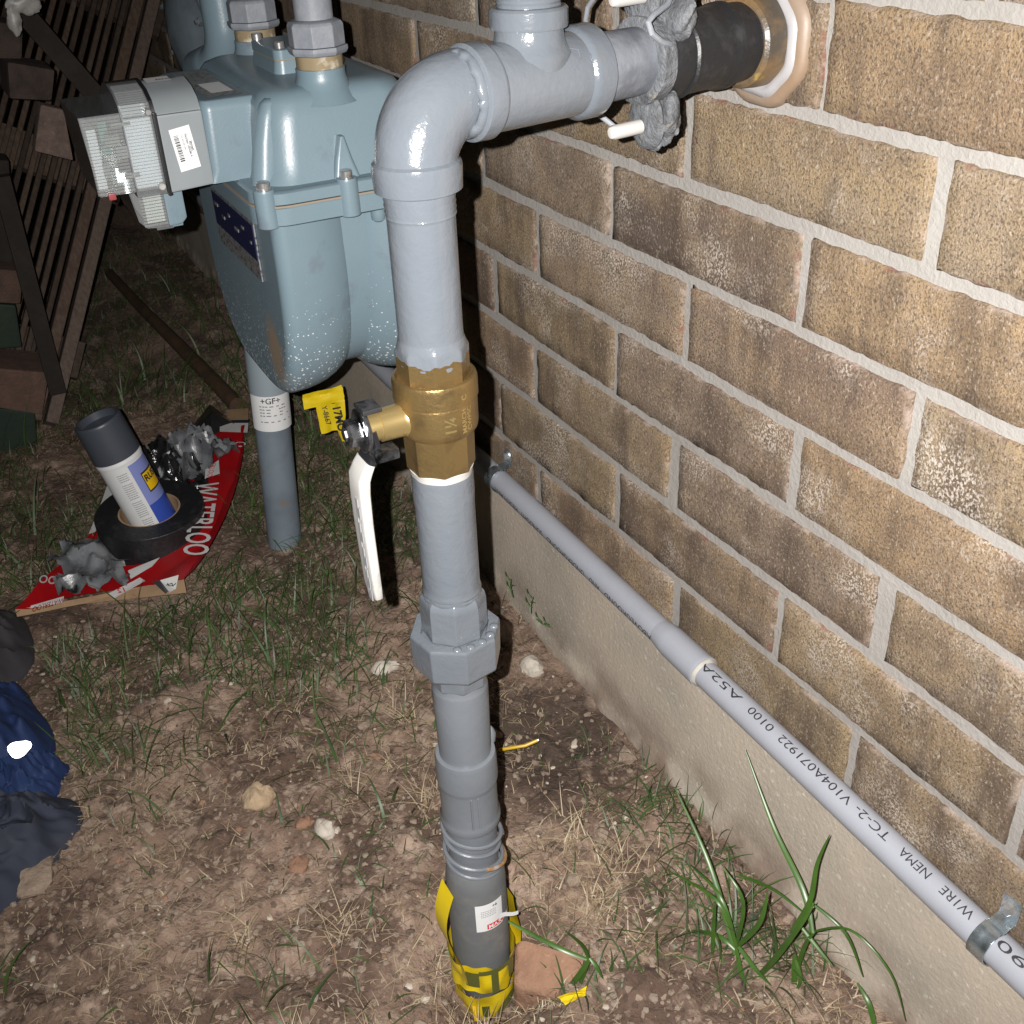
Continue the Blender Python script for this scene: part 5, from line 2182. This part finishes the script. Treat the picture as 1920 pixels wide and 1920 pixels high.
# reflective patch facing the flash
pc_ = on_z(36, 1404, .086)
nrm = (Vector(CAM_P) * .55 + Vector(FL_P) * .45 - pc_).normalized()
ta = nrm.orthogonal().normalized()
tb = nrm.cross(ta)
q = MB()
vs = [pc_]
for i in range(18):
    a = 2 * math.pi * i / 18
    k_ = 1 + .12 * math.sin(3 * a + 1)
    dvec = Vector((0, -1, 0)) * math.cos(a) * .0115 * k_ + Vector((.45, 0, .9)).normalized() * math.sin(a) * .0085 * k_
    dvec = dvec - nrm * dvec.dot(nrm)
    vs.append(pc_ + dvec - nrm * .0006)
q.add(vs, [(0, i + 1, (i + 1) % 18 + 1) for i in range(18)])
pt = q.build('reflective_patch', M['reflect'], bj, smooth=60)

# ------------------------------------------------------------------ stones, wire, bits
def stone(c, r, seed, m, label, cat='stone', amp=.22, flat=False):
    q2 = MB()
    q2.add(*lump((c[0], c[1], gh(c[0], c[1]) + r[2] * .35), r, seed, amp, 16))
    o = q2.build('stone' if cat == 'stone' else 'brick_fragment', m, None, smooth=40)
    return tag(o, label, cat)


STONES = [((.898, .404), (.017, .017, .013), 91, 'stone_tan', 'tan rounded stone among thin grass left of the riser'),
          ((.826, .356), (.014, .010, .010), 92, 'stone_white', 'white angular stone between the tan stone and the riser'),
          ((.842, .372), (.008, .010, .006), 93, 'stone_red', 'small orange stone touching the white angular stone'),
          ((.932, .040), (.016, .014, .012), 94, 'stone_white', 'pale pitted stone at the foot of the concrete footing'),
          ((1.00, .048), (.020, .016, .012), 95, 'clod', 'crumbly pale lump against the footing beside the union nut'),
          ((.800, .395), (.011, .011, .006), 97, 'stone_red', 'flat orange brown stone below the white angular stone'),
          ((.915, .640), (.030, .026, .010), 101, 'clod', 'dry earth clod beside the navy cloth'),
          ((.500, .352), (.026, .024, .012), 103, 'stone_red', 'orange brown stone at the bottom edge left of the riser'),
          ((1.02, .20), (.012, .016, .009), 104, 'stone_white', 'small pale stone in the grass left of the valve handle')]
for (c, r, sd_, m, lb) in STONES:
    stone(c, r, sd_, M[m], lb)
# broken brick beside the riser's foot
q = MB()
pts = [on_z(965, 1762, .012), on_z(985, 1760, .016), on_z(1100, 1795, .014), on_z(1085, 1830, .006), on_z(1040, 1868, -.004), on_z(962, 1846, -.004)]
q.rings([[Vector((p.x, p.y, p.z - .05)) for p in pts], [Vector((p.x, p.y, p.z)) for p in pts]])
tag(q.build('brick_fragment', M['stone_red'], None, bevel=.006, smooth=50), 'broken orange brick half buried right of the taped riser foot', 'brick')
# tracer wire end poking out
q = MB()
a, b, c, d = on_z(936, 1406, .03), on_z(960, 1402, .034), on_z(985, 1398, .036), on_z(1008, 1388, .040)
q.tube([a, b, c, d], .0020, n=10)
yw = q.build('yellow_wire', M['wire_yellow'], None)
tag(yw, 'short yellow wire end sticking out beside the painted coupling', 'wire')
q = MB()
q.lathe(d, (d - c), [(0, .0016), (.0012, .0016)], n=10)
q.build('wire_core', M['chrome'], yw)
# yellow scrap under the brick fragment
q = sheet('yellow_scrap', [on_z(1045, 1868, .01), on_z(1100, 1850, .022), on_z(1098, 1866, .014), on_z(1060, 1884, .004)], M['yellow'], None, amp=.003, seed=3)
tag(q, 'small yellow tape scrap on the earth right of the broken brick', 'scrap')
q = sheet('yellow_scrap', [on_z(882, 1868, -.03), on_z(888, 1866, -.03), on_z(896, 1915, -.04), on_z(890, 1915, -.04)], M['wire_yellow'], None, amp=.002, seed=5)
tag(q, 'thin yellow strip going into the earth at the riser foot', 'scrap')

# ------------------------------------------------------------------ plants with broad blades by the wall
def leaf(pts, w, parent, m=None):
    w = w * .62
    pts = [Vector(p) for p in pts]
    # Catmull-Rom
    out = []
    P_ = [pts[0]] + pts + [pts[-1]]
    for i in range(1, len(P_) - 2):
        for s in range(6):
            t = s / 6
            a, b, c, d = P_[i - 1], P_[i], P_[i + 1], P_[i + 2]
            out.append(.5 * ((2 * b) + (c - a) * t + (2 * a - 5 * b + 4 * c - d) * t * t + (3 * b - a - 3 * c + d) * t ** 3))
    out.append(pts[-1])
    n_ = len(out)
    q2 = MB()
    vs2 = []
    camv = Vector(CAM_P)
    for i, p in enumerate(out):
        t = i / (n_ - 1)
        tg = (out[min(i + 1, n_ - 1)] - out[max(i - 1, 0)]).normalized()
        nn = (Vector((-.55, .45, .70)) - tg * tg.dot(Vector((-.55, .45, .70)))).normalized()
        sd2 = tg.cross(nn).normalized()
        ww = w * (.55 + .45 * math.sin(math.pi * min(t * 1.6, .5 + t * .0) if t < .3 else math.pi * .5)) * (1 - max(0, (t - .35) / .65) ** 1.7) + .0003
        vs2 += [p - sd2 * ww + nn * ww * .35, p, p + sd2 * ww + nn * ww * .35]
    fs2 = []
    for i in range(n_ - 1):
        for j in range(2):
            fs2.append((3 * i + j, 3 * i + 3 + j, 3 * i + 4 + j, 3 * i + 1 + j))
    q2.add(vs2, fs2)
    return q2.build('leaf', m or M['leaf'], parent, smooth=60)


def mix_pts(px, y0, y1):
    n_ = len(px)
    return [on_y(x, y, y0 + (y1 - y0) * i / (n_ - 1)) for i, (x, y) in enumerate(px)]


ga = thing('grass_plant', (.505, .086, 0), 'broad bladed green grass plant in bare earth, left of the pair near the footing', 'plant', 'broad grass plants by the footing')
for px, ya, yb_, w in (([(1378, 1790), (1355, 1700), (1322, 1600), (1266, 1478)], .092, .075, .0036), ([(1380, 1782), (1340, 1752), (1270, 1752), (1205, 1800)], .092, .110, .0028),
                       ([(1382, 1775), (1425, 1728), (1440, 1668)], .090, .075, .0034), ([(1380, 1775), (1393, 1690), (1352, 1622)], .090, .095, .0024),
                       ([(1382, 1780), (1345, 1690), (1252, 1632)], .092, .105, .0024), ([(1385, 1775), (1415, 1815), (1445, 1848)], .090, .090, .0028),
                       ([(1380, 1778), (1402, 1868), (1445, 1925)], .092, .095, .0030), ([(1336, 1790), (1338, 1730), (1342, 1690)], .100, .100, .0026),
                       ([(1380, 1770), (1350, 1680), (1292, 1620)], .092, .09, .0022)):
    leaf(mix_pts(px, ya, yb_), w, ga)
gb = thing('grass_plant', (.455, .045, 0), 'broad bladed green grass plant reaching up the footing, right of the pair', 'plant', 'broad grass plants by the footing')
for px, ya, yb_, w in (([(1524, 1750), (1505, 1668), (1450, 1550), (1397, 1405)], .048, .022, .0036), ([(1484, 1745), (1518, 1690), (1532, 1620), (1556, 1565)], .055, .030, .0032),
                       ([(1346, 1888), (1430, 1822), (1500, 1735), (1528, 1690)], .085, .055, .0038), ([(1490, 1790), (1489, 1850), (1494, 1925)], .055, .060, .0036),
                       ([(1504, 1752), (1590, 1742), (1668, 1822), (1698, 1915)], .045, .018, .0012), ([(1520, 1692), (1585, 1750), (1618, 1832)], .042, .024, .0018),
                       ([(1500, 1735), (1535, 1780), (1562, 1812)], .048, .040, .0024), ([(1492, 1800), (1500, 1840), (1480, 1880)], .055, .058, .0022),
                       ([(1386, 1640), (1450, 1668), (1510, 1715)], .050, .040, .0018), ([(1490, 1830), (1510, 1770), (1530, 1745)], .05, .045, .0028)):
    leaf(mix_pts(px, ya, yb_), w, gb)
gc = thing('grass_plant', (.39, .03, 0), 'short green blade at the very foot of the concrete near the bottom edge', 'plant')
leaf(mix_pts([(1640, 1925), (1628, 1880), (1606, 1842)], .03, .026), .0034, gc)
gd = thing('grass_plant', (.58, .21, 0), 'grass plant with long flat blades beside the taped foot of the riser', 'plant')
for px, ya, yb_, w in (([(1104, 1800), (1050, 1778), (985, 1745), (921, 1708)], .215, .27, .0028), ([(1106, 1798), (1068, 1850), (992, 1925)], .215, .245, .0036),
                       ([(1104, 1800), (1088, 1845), (1082, 1888)], .215, .225, .0028), ([(1104, 1798), (1090, 1770), (1048, 1736)], .215, .20, .0024), ([(1106, 1796), (1120, 1815), (1130, 1835)], .215, .21, .0022)):
    leaf(mix_pts(px, ya, yb_), w, gd)
# little weeds against the footing
for i, (bx, by, tx, ty, lb) in enumerate(((962, 1120, 958, 1085, 'tiny green weed at the footing, farthest of the three beside the union'),
                                          ((995), 1150, 1000, 1118, 'tiny green weed at the footing, middle of the three beside the union'),
                                          (1005, 1160, 1035, 1178, 'tiny green weed leaning over the footing, nearest of the three beside the union'))):
    wd = thing('weed', on_y(bx, by, .03), lb, 'plant')
    a, b = on_y(bx, by, .03), on_y(tx, ty, .02)
    leaf([a, a.lerp(b, .5) + Vector((0, .002, 0)), b], .0008, wd, GM[0])
    for k_ in range(3):
        p = a.lerp(b, .35 + .25 * k_)
        leaf([p, p + Vector((.004 * (-1) ** k_, .004, .006)), p + Vector((.012 * (-1) ** k_, .002, .009))], .0008, wd, GM[0])

# ------------------------------------------------------------------ grass, straw, pebbles (uncountable)
rs_ = np.random.RandomState(5)


def strips(name, n, sampler, lrange, wrange, mats, arch, seed, flat=0.0, seg=4):
    V, F, MI = [], [], []
    k = 0
    tries = 0
    while k < n and tries < n * 30:
        tries += 1
        s = sampler()
        if s is None:
            continue
        x, y, lscale = s
        z = gh(x, y) - .002
        L = rs_.uniform(*lrange) * lscale
        w = rs_.uniform(*wrange)
        az = rs_.uniform(0, 2 * math.pi)
        el = math.radians(rs_.uniform(35, 88)) * (1 - flat) + math.radians(rs_.uniform(0, 22)) * flat
        dirv = Vector((math.cos(az) * math.cos(el), math.sin(az) * math.cos(el), math.sin(el)))
        side = Vector((-math.sin(az), math.cos(az), 0))
        side = (side + Vector((math.cos(az), math.sin(az), 0)) * rs_.uniform(-.6, .6)).normalized()
        bend = rs_.uniform(*arch)
        kink = rs_.uniform(-.5, .5)
        p = Vector((x, y, z))
        st = L / seg
        b0 = len(V)
        d = dirv.copy()
        ok = True
        for i in range(seg + 1):
            t = i / seg
            ww = w * (1 - t ** 2 * .92)
            V.append(p - side * ww)
            V.append(p + side * ww)
            d = (d + Vector((math.cos(az) * .25, math.sin(az) * .25, -1)) * (bend / seg) + side * kink / seg).normalized()
            p = p + d * st
            g = z + .003
            if p.z < g:
                p.z = g + .002 * rs_.rand()
            if p.y < .004:
                p.y = .004
        for i in range(seg):
            a = b0 + 2 * i
            F.append((a, a + 1, a + 3, a + 2))
            MI.append(0)
        mi = rs_.randint(len(mats))
        for i in range(seg):
            MI[-1 - i] = mi
        k += 1
    me = bpy.data.meshes.new(name)
    me.from_pydata(V, [], F)
    for m in mats:
        me.materials.append(m)
    me.polygons.foreach_set('material_index', MI)
    me.polygons.foreach_set('use_smooth', [True] * len(F))
    o = bpy.data.objects.new(name, me)
    COL.objects.link(o)
    return o


def blocked(x, y):
    if (x - RX) ** 2 + (y - RY) ** 2 < .036 ** 2:
        return True
    if (x - 1.372) ** 2 + (y - .212) ** 2 < .027 ** 2:
        return True
    if (x - 1.447) ** 2 + (y - .379) ** 2 < .085 ** 2:
        return True
    # under the cardboard
    if 1.30 < x < 1.82:
        t = (x - 1.30) / .52
        lo = .36 - .22 * t
        hi = .56 - .30 * t
        if x < 1.40:
            lo, hi = .36, .60
        if lo - .0 < y < hi:
            return True
    if y > .57 and .88 < x < 1.44:
        return True
    return False


def dens(x, y):
    g = float(fbm(x * 6.5, y * 6.5, 201, 3))
    far = float(sstep(.80, 1.20, x + .25 * (y - .3)))
    band = .10 + .90 * far
    lim = g * 1.15 + .20 * far
    d = max(0.0, min(1.0, (lim - .56) * 7)) * band
    # tufts by the footing and between riser and wall
    if x > 1.7:
        d *= .55
    if .55 < x < .80 and y < .11:
        d = max(d, .35 * max(0, g - .35) * 3)
    if .60 < x < 1.2 and y < .2:
        d *= .35 if not (.66 < x < .82) else 1
    return d


def samp_grass():
    x = .5 + 2.4 * rs_.rand() ** 1.35
    y = .01 + (.75 + .10 * x) * rs_.rand()
    if blocked(x, y):
        return None
    if rs_.rand() > dens(x, y):
        return None
    return x, y, 1.0 if x > .95 else .75


o = strips('grass', 12500, samp_grass, (.016, .056), (.0005, .0013), GM, (.15, 1.5), 1)
tag(o, kind='stuff')


def samp_tall():
    x = .62 + 1.6 * rs_.rand()
    y = .02 + .70 * rs_.rand()
    if blocked(x, y) or rs_.rand() > dens(x, y) * .8 + .04:
        return None
    return x, y, 1.0 if x > .9 else .7


o = strips('tall_grass', 420, samp_tall, (.055, .115), (.0010, .0021), GM[:2], (.3, 1.5), 2, seg=6)
tag(o, kind='stuff')


def samp_wall():
    k = rs_.randint(4)
    c = ((.505, .085), (.455, .05), (.66, .05), (.62, .035))[k]
    sd = (.022, .018, .035, .03)[k]
    x, y = c[0] + rs_.normal() * sd, max(.008, c[1] + rs_.normal() * sd * .8)
    return x, y, .8 if k > 1 else 1.0


o = strips('wall_grass', 190, samp_wall, (.03, .085), (.0005, .0014), GM, (.3, 1.6), 6, seg=6)
tag(o, kind='stuff')


def samp_straw():
    x = .36 + 1.6 * rs_.rand() ** 1.25
    y = .01 + .80 * rs_.rand()
    if (x - RX) ** 2 + (y - RY) ** 2 < .032 ** 2 or (x - 1.447) ** 2 + (y - .379) ** 2 < .085 ** 2:
        return None
    if blocked(x, y) and x > 1.2:
        return None
    g = float(fbm(x * 8, y * 8, 305, 3))
    if rs_.rand() > .12 + max(0, (g - .42) * 4):
        return None
    return x, y, 1.0


o = strips('dry_straw', 15000, samp_straw, (.008, .036), (.00025, .00070), SM, (.2, 1.6), 3, flat=.72, seg=4)
tag(o, kind='stuff')
TUFTS = [(.63, .315), (.60, .155), (.70, .39), (.545, .40), (.52, .33), (.585, .175), (.63, .12), (.80, .25), (.86, .30), (.93, .22), (.74, .47), (.60, .47), (.66, .55), (.535, .15), (.68, .14)]


def samp_tuft():
    c = TUFTS[rs_.randint(len(TUFTS))]
    return c[0] + rs_.normal() * .010, c[1] + rs_.normal() * .010, 1.0


o = strips('straw_tufts', 620, samp_tuft, (.020, .055), (.0003, .0008), [SM[0], SM[2]], (.2, 1.3), 4, flat=.35, seg=5)
tag(o, kind='stuff')


def pebbles(name, n, sampler, rrange, mats, seed):
    ico = bmesh.new()
    bmesh.ops.create_icosphere(ico, subdivisions=1, radius=1)
    iv = [v.co.copy() for v in ico.verts]
    ico.verts.index_update()
    if_ = [tuple(v.index for v in f.verts) for f in ico.faces]
    ico.free()
    R_ = np.random.RandomState(seed)
    V, F, MI = [], [], []
    for _ in range(n):
        x, y = sampler(R_)
        if (x - RX) ** 2 + (y - RY) ** 2 < .030 ** 2:
            continue
        r = rrange[0] + (rrange[1] - rrange[0]) * R_.rand() ** 4.5
        z = gh(x, y) + r * .25
        sx, sy, sz = r * R_.uniform(.7, 1.3), r * R_.uniform(.7, 1.3), r * R_.uniform(.45, .85)
        rot = Matrix.Rotation(R_.uniform(0, 6.3), 3, 'Z') @ Matrix.Rotation(R_.uniform(-.5, .5), 3, 'X')
        b0 = len(V)
        mi = R_.randint(len(mats))
        for v in iv:
            k = R_.uniform(.72, 1.2)
            p = rot @ Vector((v.x * sx * k, v.y * sy * k, v.z * sz * k))
            V.append((x + p.x, y + p.y, z + p.z))
        for f in if_:
            F.append(tuple(b0 + i for i in f))
            MI.append(mi)
    me = bpy.data.meshes.new(name)
    me.from_pydata(V, [], F)
    for m in mats:
        me.materials.append(m)
    me.polygons.foreach_set('material_index', MI)
    o = bpy.data.objects.new(name, me)
    COL.objects.link(o)
    return tag(o, kind='stuff')


def near_samp(R_):
    return .34 + 1.0 * R_.rand() ** 1.3, .012 + .80 * R_.rand()


PM = [M['clod'], M['clod'], mat('pebble_grey', (.24, .19, .15), .9), mat('pebble_pale', (.46, .40, .33), .9), mat('pebble_dark', (.09, .065, .05), .9), M['stone_red']]
pebbles('earth_crumbs', 12000, near_samp, (.0007, .0046), PM[:3] + [PM[4]], 11)
pebbles('gravel', 800, near_samp, (.0010, .0050), [PM[2], PM[3], PM[3], PM[5]], 12)


def clod_samp(R_):
    while True:
        x, y = .40 + .62 * R_.rand(), .02 + .70 * R_.rand()
        if R_.rand() < max(.05, (float(vnoise(x * 9, y * 9, 401)) - .45) * 3):
            return x, y


pebbles('soil_clods', 260, clod_samp, (.003, .012), [M['clod'], M['ground']], 13)
